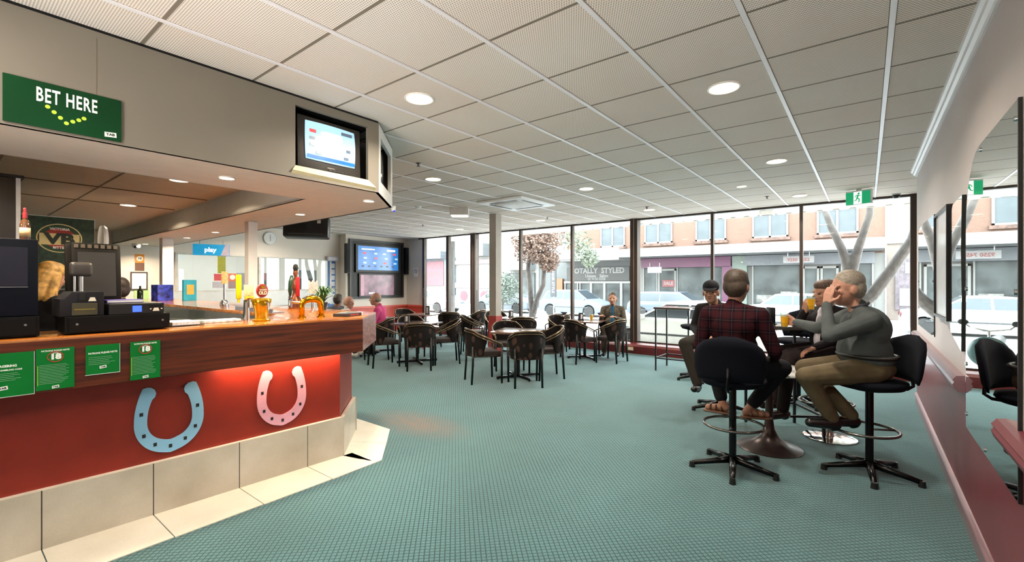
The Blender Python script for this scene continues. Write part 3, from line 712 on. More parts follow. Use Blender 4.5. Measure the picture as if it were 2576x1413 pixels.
MB().box((-.09, -.25, .006), (.14, .24, .105), bev=.004).build('casing', drawm, t); MB().box((.141, -.232, .012), (.147, .236, .1), bev=.002).build('front', drawm, t)
for y in (-.2, .2): MB().cyl((.147, y, .06), (.15, y, .06), .006).build('lock', steel, t)
t = thing('receipt_printer', 'grey receipt printer with sloping shoulders standing on the cash drawer', 'printer', (-3.66, .55, BZ+.105))
g = MB(); M = Matrix(((0, 0, 1, 0), (1, 0, 0, 0), (0, 1, 0, 0), (0, 0, 0, 1)))
g.prism([(-.1, 0), (.09, 0), (.09, .14), (-.05, .14), (-.08, .1), (-.1, .1)], -.17, .09, M, bev=.005); bmesh.ops.recalc_face_normals(g.bm, faces=g.bm.faces); g.build('casing', gunm, t, 30)
MB().box((.091, -.05, .005), (.096, .06, .075), bev=.003).build('front_flap', mat('olive_flap', '#3b3826', .4), t); MB().box((.0905, -.02, .09), (.0945, .01, .135)).build('slot', black, t)
g = MB(); g.prism([(.02, .085), (.055, .085), (.048, .107), (.028, .107)], .0905, .094, M); bmesh.ops.recalc_face_normals(g.bm, faces=g.bm.faces); g.build('button', mat('cream_key', '#e9dfcc', .4), t)
MB().box((.0965, -.04, .035), (.098, .05, .042)).build('trim_line', mat('brass_line', '#8a7d3d', .3, metal=.5), t)
t = thing('customer_display', 'black customer display head on a short pole behind the printer', 'display', (-3.71, .56, BZ+.245))
MB().cyl((0, 0, 0), (0, 0, .1), .012).cyl((0, -.03, 0), (0, -.03, .1), .009).build('pole', chrome, t, 40); MB().box((-.03, -.05, .09), (.03, .05, .175), bev=.02, seg=3).build('head', mat('display_grey', '#37322f', .4), t, 40)
t = thing('ticket_unit', 'flat black ticket unit with a small glowing blue screen', 'machine', (-3.66, .83, BZ+.105))
MB().box((-.13, -.17, 0), (.1, .1, .065), bev=.004).build('casing', black, t); MB().box((.1005, -.06, .012), (.103, -.015, .05)).build('screen', mat('lcd_blue', '#2540ff', .3, noise=0, emit='#3a5bff', es=1.6), t)
MB().box((.1005, .02, .04), (.1025, .09, .052)).build('slot', softblack, t)
g = MB(); g.prism([(.04, .014), (.075, .014), (.068, .034), (.047, .034)], .1005, .103, M).cyl((.1, .03, .028), (.103, .03, .028), .004).cyl((.1, .086, .028), (.103, .086, .028), .004); bmesh.ops.recalc_face_normals(g.bm, faces=g.bm.faces); g.build('button', mat('cream_key', '#e9dfcc'), t)
t = thing('ledger', 'purple covered booklet lying on the ticket unit', 'book', (-3.72, .75, BZ+.171)); MB().box((-.05, -.08, 0), (.05, .1, .02), bev=.003).build('cover', mat('purple_cover', '#4a3c8f', .5), t); MB().box((-.047, -.077, .004), (.0505, .098, .016)).build('pages', whitep, t)
t = thing('till_monitor', 'tall dark till monitor seen from behind with vent slots along its top', 'monitor', (-3.93, .655, BZ))
g = MB(); M2 = Matrix.Translation((0, 0, .17)) @ Matrix.Rotation(math.radians(-6), 4, 'Y')
g.m(0).box((-.02, -.12, 0), (.11, .12, .37), M2, bev=.02).box((-.05, -.128, -.01), (-.018, .128, .38), M2, bev=.01); g.m(1)
for i in range(7): g.box((.111, -.105+i*.031, .335), (.1135, -.085+i*.031, .358), M2)
g.m(2).box((.111, -.09, .03), (.113, .09, .31), M2)
g.build('casing', [mat('monitor_brown', '#0e0b08', .5, spec=.15), mat('vent', '#4a4034', .6), mat('recess', '#0e0a08', .6)], t, 40)
MB().box((-.03, -.02, .02), (.03, .02, .22)).box((-.05, -.1, .0), (.09, .1, .022), bev=.005).build('stand', black, t)
t = thing('spirit_bottle', 'small spirit bottle with red neck and tan label on the betting machine', 'bottle', (-3.76, .335, 1.723))
MB().lathe([(.02, 0), (.022, .01), (.022, .09), (.015, .115), (.009, .125), (.009, .16), (0, .16)], 20).build('glass_body', mat('amber_glass', '#4a2f1c', .1, coat=.5), t, 40)
MB().lathe([(.0225, .025), (.0225, .075)], 20).build('paper_label', mat('tan_label', '#c9a878', .6), t, True); MB().lathe([(.0105, .13), (.0105, .158), (.007, .16), (.007, .185), (0, .19)], 16).build('stopper', mat('red_cap', '#8e2028', .3), t, 40)
# purple/blue leaflet holder, bottle, mats near the pillars
t = thing('leaflet_box', 'blue and white printed box standing on the far counter by the farther pillar', 'box', at(-9.05, 2.34), .3); MB().box((-.08, -.12, 0), (.08, .12, .26), bev=.003).build('carton', mat('blue_print', '#2a38a8', .5, noise=.6, nscale=14), t)
t = thing('wine_bottle', 'dark bottle standing beside the farther pillar', 'bottle', at(-9.7, 2.2)); MB().lathe([(.04, 0), (.042, .01), (.042, .15), (.016, .19), (.014, .24), (0, .24)], 16).build('glass_body', mat('dark_glass', '#1b2118', .1), t, 40)
t = thing('display_stand', 'turquoise and orange leaflet stand leaning near the farther pillar', 'stand', at(-8.8, 2.64), .2); MB().box((-.02, -.1, 0), (.02, .1, .34), bev=.002).build('board', mat('turquoise', '#1a9bb8', .5), t); MB().box((.0205, -.05, .1), (.022, .06, .26)).build('print', mat('orange_print', '#e8a93a', .5), t)
t = thing('beer_mat_box', 'black printed bar towel box lying at the bar corner', 'box', (-3.64, 2.29, BZ), .4)
MB().box((-.07, -.11, 0), (.07, .11, .028), bev=.004).build('carton', mat('towel_black', '#191216', .6), t); lettering_m = frame((.0712, 0, .014), (0, 1, 0), (0, 0, 1)); me = text_mesh('TOOHEYS NEW', .018, .03, .0005); me.materials.append(mat('red_print', '#c04040', .5)); o = link('lettering', me, t); o.matrix_local = lettering_m
t = thing('magazine', 'open racing guide lying behind the black box at the bar corner', 'magazine', (-3.86, 2.45, BZ), .6); MB().box((-.1, -.12, 0), (.08, .12, .012), bev=.002).build('pages', mat('newsprint', '#c9c2bc', .7, noise=.2, nscale=40), t)
t = thing('drip_tray', 'white and blue drip tray mat beside the gold font', 'tray', at(-3.86, 1.36)); MB().box((-.06, -.14, 0), (.06, .12, .02), bev=.004).build('mat', mat('tray_print', '#c6cbe0', .5, noise=.3, nscale=30), t)
t = thing('paper_tray', 'shallow clear tray of slips beside the ticket unit', 'tray', (-3.78, 1.08, BZ), .05); MB().box((-.13, -.1, 0), (.13, .1, .006)).box((-.13, -.1, 0), (-.127, .1, .1)).box((-.13, .097, 0), (.13, .1, .1)).build('tray', clear, t); MB().box((-.1, -.08, .007), (.1, .085, .03), bev=.002).build('paper', mat('slip_paper', '#e9ebee', .7, noise=.12, nscale=60), t)
# steel bench and glasswasher in the servery
t = thing('steel_bench', 'stainless steel back bench behind the bar', 'bench', (-4.75, 1.0, 0)); MB().box((-.35, -.55, .86), (.3, .85, .9), bev=.005).build('top', steel, t); MB().box((-.33, -.53, .0), (.28, .83, .86)).build('cabinet', mat('steel_dull', '#6e7274', .4, metal=.6), t)
t = thing('glass_washer', 'boxy stainless glasswasher on the back bench', 'machine', (-4.75, 1.35, .9)); MB().box((-.2, -.22, 0), (.2, .22, .24), bev=.01).build('casing', mat('washer_steel', '#a7a6a0', .35, metal=.5), t); MB().box((.2, -.18, .03), (.206, .18, .2), bev=.003).build('door', steel, t); MB().cyl((.215, -.12, .19), (.215, .12, .19), .008).build('handle', chrome, t)
t = thing('steel_tray', 'long brushed steel tray on the inner side of the far counter', 'tray', (-4.95, 2.1, BZ)); MB().box((-.45, -.06, 0), (.42, .06, .012), bev=.003).build('tray', mat('tray_steel', '#a9b8cf', .25, metal=.8), t); MB().box((-.45, -.058, .012), (.42, -.05, .04)).build('front_lip', mat('tray_steel', '#a9b8cf'), t)
# drinks fridge
t = thing('drinks_fridge', 'tall dark green drinks fridge with round VB emblem on its header', 'fridge', (-6.9, .88, 0))
MB().box((-.62, -.32, 0), (0, .28, 2.2), bev=.01).build('cabinet', whitep, t)
hd = MB().box((.001, -.31, 1.42), (.02, .27, 2.19), bev=.002).build('header_panel', mat('fridge_green', '#0b2f22', .35, noise=.35, nscale=30), t)
dr = MB().box((.001, -.31, .1), (.03, .27, 1.41), bev=.004).build('door', mat('fridge_door', '#141a18', .15), t); MB().box((.031, -.26, .16), (.033, .22, 1.36)).build('pane', mat('fridge_glow', '#3a2a24', .15, noise=.5, nscale=7, emit='#7a3a2a', es=.25), dr)
M = frame((.021, -.01, 1.965), (0, 1, 0), (0, 0, 1)) @ Matrix.Diagonal((.82, .82, 1, 1))
def disc(r, m, z, nm, par, sx=1.15): g = MB(); g.prism([(r*sx*math.cos(a), r*math.sin(a)) for a in [2*PI*i/40 for i in range(40)]], z, z+.002, M); return g.build(nm, m, par)
disc(.19, mat('emblem_cream', '#d8c48a', .4), 0, 'emblem_rim', hd); disc(.178, mat('emblem_green', '#0e3a24', .4), .002, 'emblem_field', hd)
disc(.135, mat('emblem_red', '#9a2420', .4), .004, 'emblem_centre', hd); g = MB(); g.box((-.19, -.09, .006), (.19, .06, .008), M); g.build('emblem_band', mat('emblem_cream', '#d8c48a'), hd)
me = text_mesh('VB', .19, .05, .001, sx=1.25); me.materials.append(mat('black_ink', '#10201a')); o = link('lettering', me, hd); o.matrix_local = M @ Matrix.Translation((0, -.015, .0105))
for k_, s_ in enumerate(('VICTORIA', 'BITTER')):
    me = text_mesh(s_, .042, .03, .001); me.materials.append(wtext); o = link('lettering', me, hd); o.matrix_local = M @ Matrix.Translation((0, .118 if k_ == 0 else -.125, .0075))
t = thing('round_sign', 'white round edged lightbox fixed to the side of the drinks fridge', 'sign', (-6.95, 1.215, 1.98)); MB().lathe([(.16, 0), (.165, .02), (.15, .045), (0, .05)], 32, Matrix.Rotation(-PI/2, 4, 'X')).build('disc', whitep, t, 40)
# dark glass display cabinet at the far left with a pale post
t = thing('glass_cabinet', 'dark glass fronted cabinet with a pale post at the left edge of the view', 'cabinet', (-4.84, .15, 0))
MB().box((-.35, -.6, .0), (0, .235, 1.3)).build('base', mat('cab_black', '#0b0a08', .4), t); MB().box((-.01, -.6, 1.3), (0, .235, 2.24)).build('pane', mat('dark_pane', '#2a251f', .12), t)
MB().box((-.012, .235, 1.3), (.018, .258, 2.245)).build('post', mat('pale_post', '#c9cdd2', .4), t); MB().box((-.36, -.6, 2.24), (.02, .275, 2.262)).build('top_rail', black, t)
# white pillars carrying the soffit
for (x, y, w, lb) in ((-6.123, 2.5, .11, 'pale square pillar rising from the far counter, nearer the taps'), (-9.596, 2.54, .16, 'pale square pillar rising from the far counter, nearer the orange notice')):
    t = thing('bar_pillar', lb, 'pillar', (x, y, BZ)); MB().box((-w/2, -w/2, 0), (w/2, w/2, BB-BZ), bev=.004).build('shaft', mat('pillar_paint', '#d3d5d6', .5, noise=.02), t); MB().box((-w/2-.01, -w/2-.01, 0), (w/2+.01, w/2+.01, .03)).build('collar', alum, t)
# ================================================================== FURNITURE
def leafy():
    m = mat('leaf_fabric', '#3a2722', .8, noise=0); k = NT(m); b = k.n['Principled BSDF']; b.inputs['Specular IOR Level'].default_value = .2
    tc = k.node('ShaderNodeTexCoord').outputs['Object']
    v = k.node('ShaderNodeTexVoronoi'); v.inputs['Scale'].default_value = 11; v.inputs['Randomness'].default_value = .9
    mp = k.node('ShaderNodeMapping'); mp.inputs['Scale'].default_value = (1, 1, .6); mp.inputs['Rotation'].default_value = (.5, .6, .3); k.l.new(tc, mp.inputs[0]); k.l.new(mp.outputs[0], v.inputs['Vector'])
    f = k.math('LESS_THAN', v.outputs['Distance'], .36)
    leaf = k.ramp(k.noise(tc, 9), .35, .65, lin('#2b1c18'), lin('#3a2a24'))
    k.l.new(k.mix(f, lin('#0d0807'), leaf), b.inputs['Base Color']); return m
leaf = leafy(); seatfab = mat('seat_fabric', '#221615', .8, noise=.1, nscale=30); frame_m = mat('chair_frame', '#2c2621', .28, noise=.03, metal=.5); rim_metal = mat('chair_rim', '#6b5a48', .25, metal=.7, noise=.03)
leg_m = mat('chair_leg', '#080d0f', .35, metal=.3, noise=.03)
def rimpt(t):                                        # t in -1..1, around the back from left arm end to right arm end
    a = abs(t); s = 1 if t > 0 else -1
    if a < .6:
        th = a/.6 * PI/2; x, y = .265*math.sin(th), -.02 - .245*math.cos(th)
    else:
        u = (a-.6)/.4; x, y = .265 - .015*u, -.02 + .235*u
    z = .80 - .02*(a/.3)**2 if a < .3 else .78 - .20*((a-.3)/.7)**.85
    return V((s*x, y, z))
def make_chair(label, group):
    t = thing('tub_chair', label, 'chair', group=group)
    g = MB()
    g.prism([(-.225, .21), (-.235, .0), (-.2, -.17), (.2, -.17), (.235, .0), (.225, .21)], .40, .475, bev=.022)
    g.build('seat', seatfab, t, 40)
    g = MB(); n = 24; out, inn = [], []
    for i in range(n+1):
        q = -.62 + 1.24*i/n; r = rimpt(q); tp = r - V((0, 0, .012)); bz = .40 if abs(q) < .45 else .40 + (tp.z-.43)*((abs(q)-.45)/.17)**2
        bot = V((r.x*.93, r.y*.93 if r.y < 0 else r.y, min(bz, tp.z-.01))); mid = (tp+bot)/2 + V((r.x, r.y, 0)).normalized()*.012
        c = V((r.x, r.y, 0)).normalized()*.028
        out.append([g.bm.verts.new(p) for p in (tp, mid, bot)]); inn.append([g.bm.verts.new(p - c) for p in (tp, mid, bot)])
    for i in range(n):
        for k_ in range(2):
            g.bm.faces.new((out[i][k_], out[i][k_+1], out[i+1][k_+1], out[i+1][k_])); g.bm.faces.new((inn[i][k_], inn[i+1][k_], inn[i+1][k_+1], inn[i][k_+1]))
        g.bm.faces.new((out[i][0], out[i+1][0], inn[i+1][0], inn[i][0])); g.bm.faces.new((out[i][2], inn[i][2], inn[i+1][2], out[i+1][2]))
    for i in (0, n):
        for k_ in range(2): g.bm.faces.new((out[i][k_], inn[i][k_], inn[i][k_+1], out[i][k_+1]))
    bmesh.ops.recalc_face_normals(g.bm, faces=g.bm.faces)
    g.build('backrest', leaf, t, 50)
    pts = [rimpt(-1+2*i/40) for i in range(41)]
    e = [V((-.245, .225, .50)), V((-.248, .228, .555))]; pts2 = e + pts + [V((.248, .228, .555)), V((.245, .225, .50))]
    MB().tube(pts2, .013, 8).build('arm_rail', rim_metal, t, True)
    low = [p - V((0, 0, .035)) + V((p.x, p.y, 0)).normalized()*.008 for p in pts[3:-3]]
    MB().tube(low, .008, 6).build('lower_rail', rim_metal, t, True)
    MB().tube([(-.235, .2, .405), (-.235, -.03, .405), (-.19, -.2, .405), (.19, -.2, .405), (.235, -.03, .405), (.235, .2, .405)], .011, 8, True).build('seat_frame', frame_m, t, True)
    for s in (-1, 1):
        MB().tube([(s*.245, .225, .52), (s*.24, .22, .3), (s*.235, .225, 0)], [.0175, .0175, .016], 8).build('leg', leg_m, t, True)
        MB().tube([(s*.19, -.205, .55), (s*.19, -.205, .3), (s*.195, -.225, 0)], [.0175, .0175, .016], 8).build('leg', leg_m, t, True)
    return t
chairs = [
 (-3.90, 5.34, -.707, .707, 'tub chair nearest the camera, its leaf patterned back to us at the front table'),
 (-4.57, 5.14, .52, .85, 'tub chair at the left of the front table, turned side on'),
 (-3.97, 5.98, -.65, -.76, 'tub chair at the right of the front table, arms toward us'),
 (-4.90, 6.16, .75, -.65, 'tub chair mostly hidden behind the front table, facing us'),
 (-6.08, 5.20, -.75, .66, 'tub chair with its leaf patterned back to us at the table by the bar end'),
 (-6.82, 5.00, .38, .92, 'tub chair half hidden by the end of the bar'),
 (-6.15, 5.90, -.6, -.8, 'tub chair between the bar end table and the front table, side on'),
 (-7.30, 6.02, .82, -.5, 'tub chair on the far side of the table by the bar end'),
 (-4.25, 7.48, .35, .92, 'tub chair left of the beer table, dark back to us'),
 (-3.80, 7.93, -.97, .1, 'tub chair at the right of the beer table beside the seated reader'),
 (-4.98, 8.05, .95, -.25, 'tub chair at the far left of the beer table, inner side showing'),
 (-6.55, 7.05, .75, .55, 'tub chair left of the column table, dark side to us'),
 (-5.45, 7.35, -.55, .83, 'tub chair right of the column with its back to us'),
 (-5.35, 8.5, -.9, -.35, 'tub chair behind the one right of the column, by the glass'),
 (-6.95, 8.3, .8, -.6, 'tub chair framed by the window just left of the column'),
 (-7.75, 7.55, -.7, .7, 'tub chair with its back to us at the table by the white street post'),
 (-7.85, 8.55, -.95, -.3, 'tub chair close to the glass right of the white street post'),
 (-9.35, 7.55, .95, -.2, 'tub chair facing us by the narrow left windows'),
 (-7.05, 5.62+.25, -.9, -.35, 'tub chair under the man in pink'),
]
base = None
CH = {}
for i, (x, y, fx, fy, lb) in enumerate(chairs):
    if 'pink' in lb: x, y, fx, fy = -7.55, 5.46, -.80, -.60
    rz = math.atan2(fy, fx) - PI/2
    if base is None:
        base = make_chair(lb, 'leaf patterned tub chairs'); base.location = (x, y, 0); base.rotation_euler = (0, 0, rz); o = base
    else: o = dup(base, (x, y, 0), rz, lb)
    CH[i] = o
def sq_table(x, y, rz, label, s=.7, h=.735):
    t = thing('pedestal_table', label, 'table', (x, y, 0), rz, 'square pedestal tables')
    MB().box((-s/2, -s/2, h-.028), (s/2, s/2, h), bev=.004).build('tabletop', mat('table_laminate', '#6a5148', .18, noise=.05, coat=.6), t, 30)
    MB().cyl((0, 0, .04), (0, 0, h-.03), .03, n=16).build('column', leg_m, t, 40); MB().box((-.14, -.14, h-.045), (.14, .14, h-.028)).build('mounting_plate', black, t)
    for k_ in range(4):
        a = PI/4 + k_*PI/2; c, s_ = math.cos(a), math.sin(a)
        g = MB(); M = Matrix.Rotation(a, 4, 'Z'); g.prism([(.0, -.03), (.36, -.018), (.38, 0), (.36, .018), (0, .03)], .012, .045, M, bev=.006); f = g.build('foot', mat('foot_black', '#17181a', .15, metal=.6, noise=.02), t, 40)
        MB().cyl((.355*c, .355*s_, 0), (.355*c, .355*s_, .014), .018, n=12).build('glide', black, f)
    return t
sq_table(-4.32, 5.70, .35, 'square table in front, brown top catching the light')
sq_table(-6.63, 5.62, .3, 'square table by the bar end with an upright menu on it')
sq_table(-4.42, 8.02, .2, 'square table by the windows with a glass of beer on it')
sq_table(-5.95, 7.75, .1, 'square table just behind the column')
sq_table(-8.35, 7.25, .2, 'square table by the narrow left windows')
sq_table(-8.3, 5.85, .25, 'square table where the man in pink and two others sit')
def menu(x, y, z, rz, label, h=.15, col='#141518'):
    t = thing('menu_holder', label, 'menu holder', (x, y, z), rz, 'menu holders')
    MB().prism([(-.05, -.03), (.05, -.03), (.05, .03), (-.05, .03)], 0, .012).build('base', black, t)
    g = MB(); M = Matrix(((0, 0, 1, 0), (1, 0, 0, 0), (0, 1, 0, 0), (0, 0, 0, 1)))
    g.prism([(-.028, .012), (.028, .012), (.006, h), (-.006, h)], -.048, .048, M); bmesh.ops.recalc_face_normals(g.bm, faces=g.bm.faces); g.build('stand', mat('menu_'+col[1:], col, .3), t)
    MB().box((-.02, -.031, .03), (.02, -.0295, h-.03)).build('card', mat('menu_card', '#c9c6cc', .4, noise=.2, nscale=50), t)
menu(-6.78, 5.50, .735, .6, 'black upright menu with a pale card on the table by the bar end'); menu(-4.47, 7.95, .735, 1.0, 'black menu holder beside the glass of beer'); menu(-6.05, 7.72, .735, 1.2, 'black menu holder on the table behind the column')
menu(-8.15, 7.22, .735, .5, 'tall grey menu block on the table by the narrow left windows', .2, '#3a3836')
def beer(loc, label, h=.13, r=.036, amber='#e8a512'):
    t = thing('beer_glass', label, 'beer glass', loc, 0, 'glasses of beer')
    MB().lathe([(r*.72, 0), (r*.74, .004), (r, h), (r*.96, h), (r*.7, .008), (0, .008)], 24).build('glass_wall', clear, t, 40)
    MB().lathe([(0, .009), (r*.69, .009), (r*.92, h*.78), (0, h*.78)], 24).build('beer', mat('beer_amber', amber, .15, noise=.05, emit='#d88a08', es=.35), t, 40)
    MB().lathe([(0, h*.78), (r*.92, h*.78), (r*.95, h*.9), (0, h*.9)], 24).build('foam', mat('beer_foam', '#f6eed8', .8), t, 40)
    return t
beer((-4.30, 8.08, .735), 'glass of amber beer on the window table')
t = thing('red_stool', 'small red plastic step lying under the table by the narrow left windows', 'stool', (-7.98, 6.85, 0), .3); MB().box((-.16, -.12, .2), (.16, .12, .23), bev=.01).build('seat', mat('red_plastic', '#c41f2c', .4), t)
for a, b in ((-1, -1), (1, -1), (1, 1), (-1, 1)): MB().cyl((a*.13, b*.09, .2), (a*.15, b*.11, 0), .014, n=8).build('leg', mat('red_plastic', '#c41f2c'), t)

# bar stools ---------------------------------------------------------
stoolfab = mat('stool_fabric', '#0b0d16', .95, spec=.15, noise=.08, nscale=80); bluefab = mat('stool_piping', '#1f3f86', .7)
brushed = mat('stool_metal', '#0b0b0d', .25, metal=.5, noise=.03); ring_m = mat('foot_ring', '#6f6a66', .18, metal=.9, noise=.03)
def bar_stool(loc, face, label, seat=.74, star_rot=0., base_kind='star', back=True):
    rz = math.atan2(face[1], face[0]) - PI/2
    t = thing('bar_stool', label, 'bar stool', (*loc, 0), rz, 'upholstered bar stools')
    g = MB(); g.lathe([(0, seat-.09), (.12, seat-.085), (.22, seat-.06), (.245, seat-.03), (.24, seat-.008), (.2, seat), (0, seat+.004)], 32, None, 1., .98); g.build('seat', stoolfab, t, True)
    if base_kind == 'star':
        MB().cyl((0, 0, .05), (0, 0, seat-.085), .027, n=20).build('column', brushed, t, 40)
        for k_ in range(5):
            a = star_rot - rz + k_*2*PI/5; M = Matrix.Rotation(a, 4, 'Z')
            g = MB(); g.tube([(.02, 0, .075), (.12, 0, .062), (.31, 0, .032)], [.03, .026, .018], 8, M=M); l_ = g.build('leg', brushed, t, True)
            MB().cyl(M @ V((.31, 0, 0)), M @ V((.31, 0, .045)), .024, .02, n=12).build('glide', black, l_)
        MB().cyl((0, 0, .05), (0, 0, .1), .045, .032, n=20).build('hub', brushed, t, 40)
    else:
        MB().lathe([(.215, 0), (.22, .008), (.2, .014), (.04, .022), (.03, .06), (0, .06)], 40).build('base_disc', mat('polished_disc', '#e6e4e2', .08, metal=1., noise=.01), t, 40)
        MB().cyl((0, 0, .02), (0, 0, seat-.085), .032, n=20).build('column', mat('stool_chrome', '#b0a39c', .2, metal=.9), t, 40)
    R_ = .22; zr = .345
    MB().tube([(R_*math.cos(a), R_*math.sin(a)+.04, zr) for a in [2*PI*i/40 for i in range(40)]], .011, 8, True).build('foot_ring', ring_m, t, True)
    MB().tube([(0, 0, zr), (0, -R_+.05, zr)], .009, 6).build('ring_spoke', ring_m, t, True)
    if back:
        g = MB(); n = 12; F, B_ = [], []
        for j in range(9):
            v = j/8; z = seat + .0 + .345*v; hw = .25 * (1 if v < .45 else math.sqrt(max(0.02, 1 - ((v-.45)/.56)**2.6))) * (.9 + .1*min(1, v*4)); rowf, rowb = [], []
            for i in range(n+1):
                u = i/n*2-1; x = u*hw; y = -.255 - .05*v + .055*(u*hw/.22)**2; th = .028*math.sqrt(max(.05, (1-u**6)*(1-(2*v-1)**8)))
                rowf.append(g.bm.verts.new((x, y+th, z))); rowb.append(g.bm.verts.new((x, y-th, z)))
            F.append(rowf); B_.append(rowb)
        for j in range(8):
            for i in range(n):
                g.bm.faces.new((F[j][i+1], F[j][i], F[j+1][i], F[j+1][i+1])); g.bm.faces.new((B_[j][i], B_[j][i+1], B_[j+1][i+1], B_[j+1][i]))
            for i in (0, n): g.bm.faces.new((F[j][i], B_[j][i], B_[j+1][i], F[j+1][i]))
        for j in (0, 8):
            for i in range(n): g.bm.faces.new((F[j][i], F[j][i+1], B_[j][i+1], B_[j][i]))
        bmesh.ops.recalc_face_normals(g.bm, faces=g.bm.faces); g.build('backrest', stoolfab, t, True)
        MB().tube([(0, -.12, seat-.075), (0, -.26, seat-.075), (0, -.3, seat-.05), (0, -.295, seat+.02), (0, -.285, seat+.14)], .012, 8).build('back_bracket', brushed, t, True)
    return t
S1, S2, S3, S4 = (-.846, 3.956), (.017, 4.514), (-.281, 5.32), (-1.36, 5.69)
fwd1 = V((-.10, 1)).normalized()
bar_stool(S1, fwd1, 'bar stool carrying the man in the checked shirt', star_rot=math.radians(-150))
bar_stool(S2, (-.80, -.42), 'bar stool carrying the man in the grey jumper', star_rot=math.radians(-85))
bar_stool(S3, (-.72, -.69), 'bar stool on a shiny disc base behind the man in grey', base_kind='disc', back=False)
bar_stool(S4, (.55, -.83), 'bar stool carrying the man in the cap', star_rot=math.radians(150), back=False)
bar_stool((-.66, 6.55), (-.2, -1), 'empty bar stool with a rounded navy back behind the tall table', star_rot=.4, seat=.80)
bar_stool((-2.05, 7.25), (.3, 1), 'empty low backed bar stool by the left tall table', star_rot=.2, seat=.84, back=False)
# low round trumpet table and two tall tables
t = thing('trumpet_table', 'low round table with white top on a dark trumpet pedestal between the drinkers', 'table', (-.694, 4.664, 0))
MB().lathe([(.26, 0), (.265, .006), (.25, .016), (.16, .045), (.08, .1), (.045, .17), (.033, .26), (.03, .66), (.1, .69), (0, .69)], 40).build('pedestal', mat('trumpet_brown', '#3a2c2a', .3, metal=.4, noise=.05), t, 40)
MB().lathe([(0, .69), (.325, .69), (.335, .7), (.33, .715), (0, .715)], 48).build('tabletop', mat('white_top', '#f0eeee', .15, noise=.01, coat=.5), t, 40)
def tall_table(c, s, rz, label):
    t = thing('tall_table', label, 'table', (*c, 0), rz, 'tall square drinking tables')
    MB().box((-s/2, -s/2, 1.035), (s/2, s/2, 1.07), bev=.004).build('tabletop', mat('tall_top', '#3b3736', .12, noise=.03, coat=.8), t, 30)
    for a in (-1, 1):
        for b in (-1, 1): MB().box((a*(s/2-.03)-.011, b*(s/2-.03)-.011, 0), (a*(s/2-.03)+.011, b*(s/2-.03)+.011, 1.036)).build('leg', softblack, t)
    g = MB()
    for a in (-1, 1): g.box((-s/2+.03, a*(s/2-.03)-.009, .2), (s/2-.03, a*(s/2-.03)+.009, .22)).box((a*(s/2-.03)-.009, -s/2+.03, .2), (a*(s/2-.03)+.009, s/2-.03, .22))
    g.build('foot_rail', softblack, t)
tall_table((-.67, 5.30), .56, .60, 'tall black square table behind the drinkers'); tall_table((-2.55, 7.85), .6, .0, 'tall thin legged table left of the man in the cap')
for k_, (x, y) in enumerate(((-.83, 5.12), (-.76, 5.20))):
    t = thing('menu_block', ('black upright card block, the left one of the pair on the tall table', 'black upright card block, the right one of the pair on the tall table')[k_], 'menu holder', (x, y, 1.07), 2.3)
    MB().box((-.05, -.02, 0), (.05, .02, .17), bev=.012).build('block', mat('menu_black', '#15151a', .3), t, 40); MB().box((-.055, -.028, 0), (.055, .028, .008)).build('base', chrome, t)

# ceiling and wall fittings -------------------------------------------
t = thing('air_conditioner', 'white square ceiling cassette air conditioner with dark slots', 'air conditioner', (-4.75, 6.22, H-.001))
MB().box((-.47, -.5, -.035), (.47, .5, 0), bev=.012).build('panel', whitep, t, 40); MB().box((-.26, -.28, -.045), (.26, .28, -.035), bev=.008).build('grille', mat('grille', '#d8d5d0', .5), t, 40)
for lo, hi in (((-.28, .33, -.037), (.28, .39, -.034)), ((-.28, -.39, -.037), (.28, -.33, -.034)), ((.31, -.3, -.037), (.37, .3, -.034)), ((-.37, -.3, -.037), (-.31, .3, -.034))): MB().box(lo, hi).build('slot', mat('slot_dark', '#3c3632', .6), t)
t = thing('ceiling_unit', 'white box shaped unit fixed to the ceiling left of the air conditioner', 'ceiling box', (-5.95, 6.05, H), math.radians(38)); MB().box((-.17, -.12, -.13), (.17, .12, 0), bev=.01).build('housing', mat('unit_white', '#d9d4cf', .5), t, 40); MB().box((-.15, -.1, -.145), (.15, .1, -.13)).build('lens', mat('unit_lens', '#fffaf0', .4, emit='#fff6e8', es=1.2), t)
t = thing('smoke_detector', 'white domed smoke detector under the far edge of the bulkhead', 'smoke detector', (-6.35, 5.4, H)); MB().lathe([(.055, 0), (.055, -.02), (.04, -.045), (0, -.05)], 24).build('dome', whitep, t, 40); MB().lathe([(.06, 0), (.062, -.008), (.055, -.012)], 24).build('base_plate', whitep, t)
t = thing('motion_sensor', 'little white sensor with a blue dot at the bulkhead corner', 'sensor', (-3.83, 2.93, BB+.02)); MB().cyl((0, 0, 0), (0, 0, -.05), .028, .02, 16).build('body', whitep, t, 40); MB().ell((.012, .0, -.05), (.012, .012, .012)).build('lens', mat('blue_dot', '#2340c0', .2, emit='#2340ff', es=.6), t)
for x, y, lb in ((-3.14, 8.0, 'small dark sprinkler in the ceiling above the middle windows'), (-1.25, 8.2, 'small dark sprinkler in the ceiling left of the exit sign'), (-8.3, 7.2, 'small dark sprinkler in the ceiling above the narrow left windows'), (-4.05, 3.45, 'small dark sprinkler in the ceiling beside the bulkhead corner'), (-5.3, 8.0, 'small dark sprinkler in the ceiling right of the column')):
    t = thing('sprinkler', lb, 'sprinkler', (x, y, H), 0, 'ceiling sprinklers'); MB().lathe([(.03, 0), (.03, -.006), (.01, -.01), (.01, -.035), (0, -.035)], 16).build('body', mat('sprinkler_metal', '#5a5048', .4, metal=.5), t, 40); MB().lathe([(0, -.036), (.022, -.036), (.022, -.039), (0, -.039)], 16).build('deflector', mat('sprinkler_metal', '#5a5048'), t)
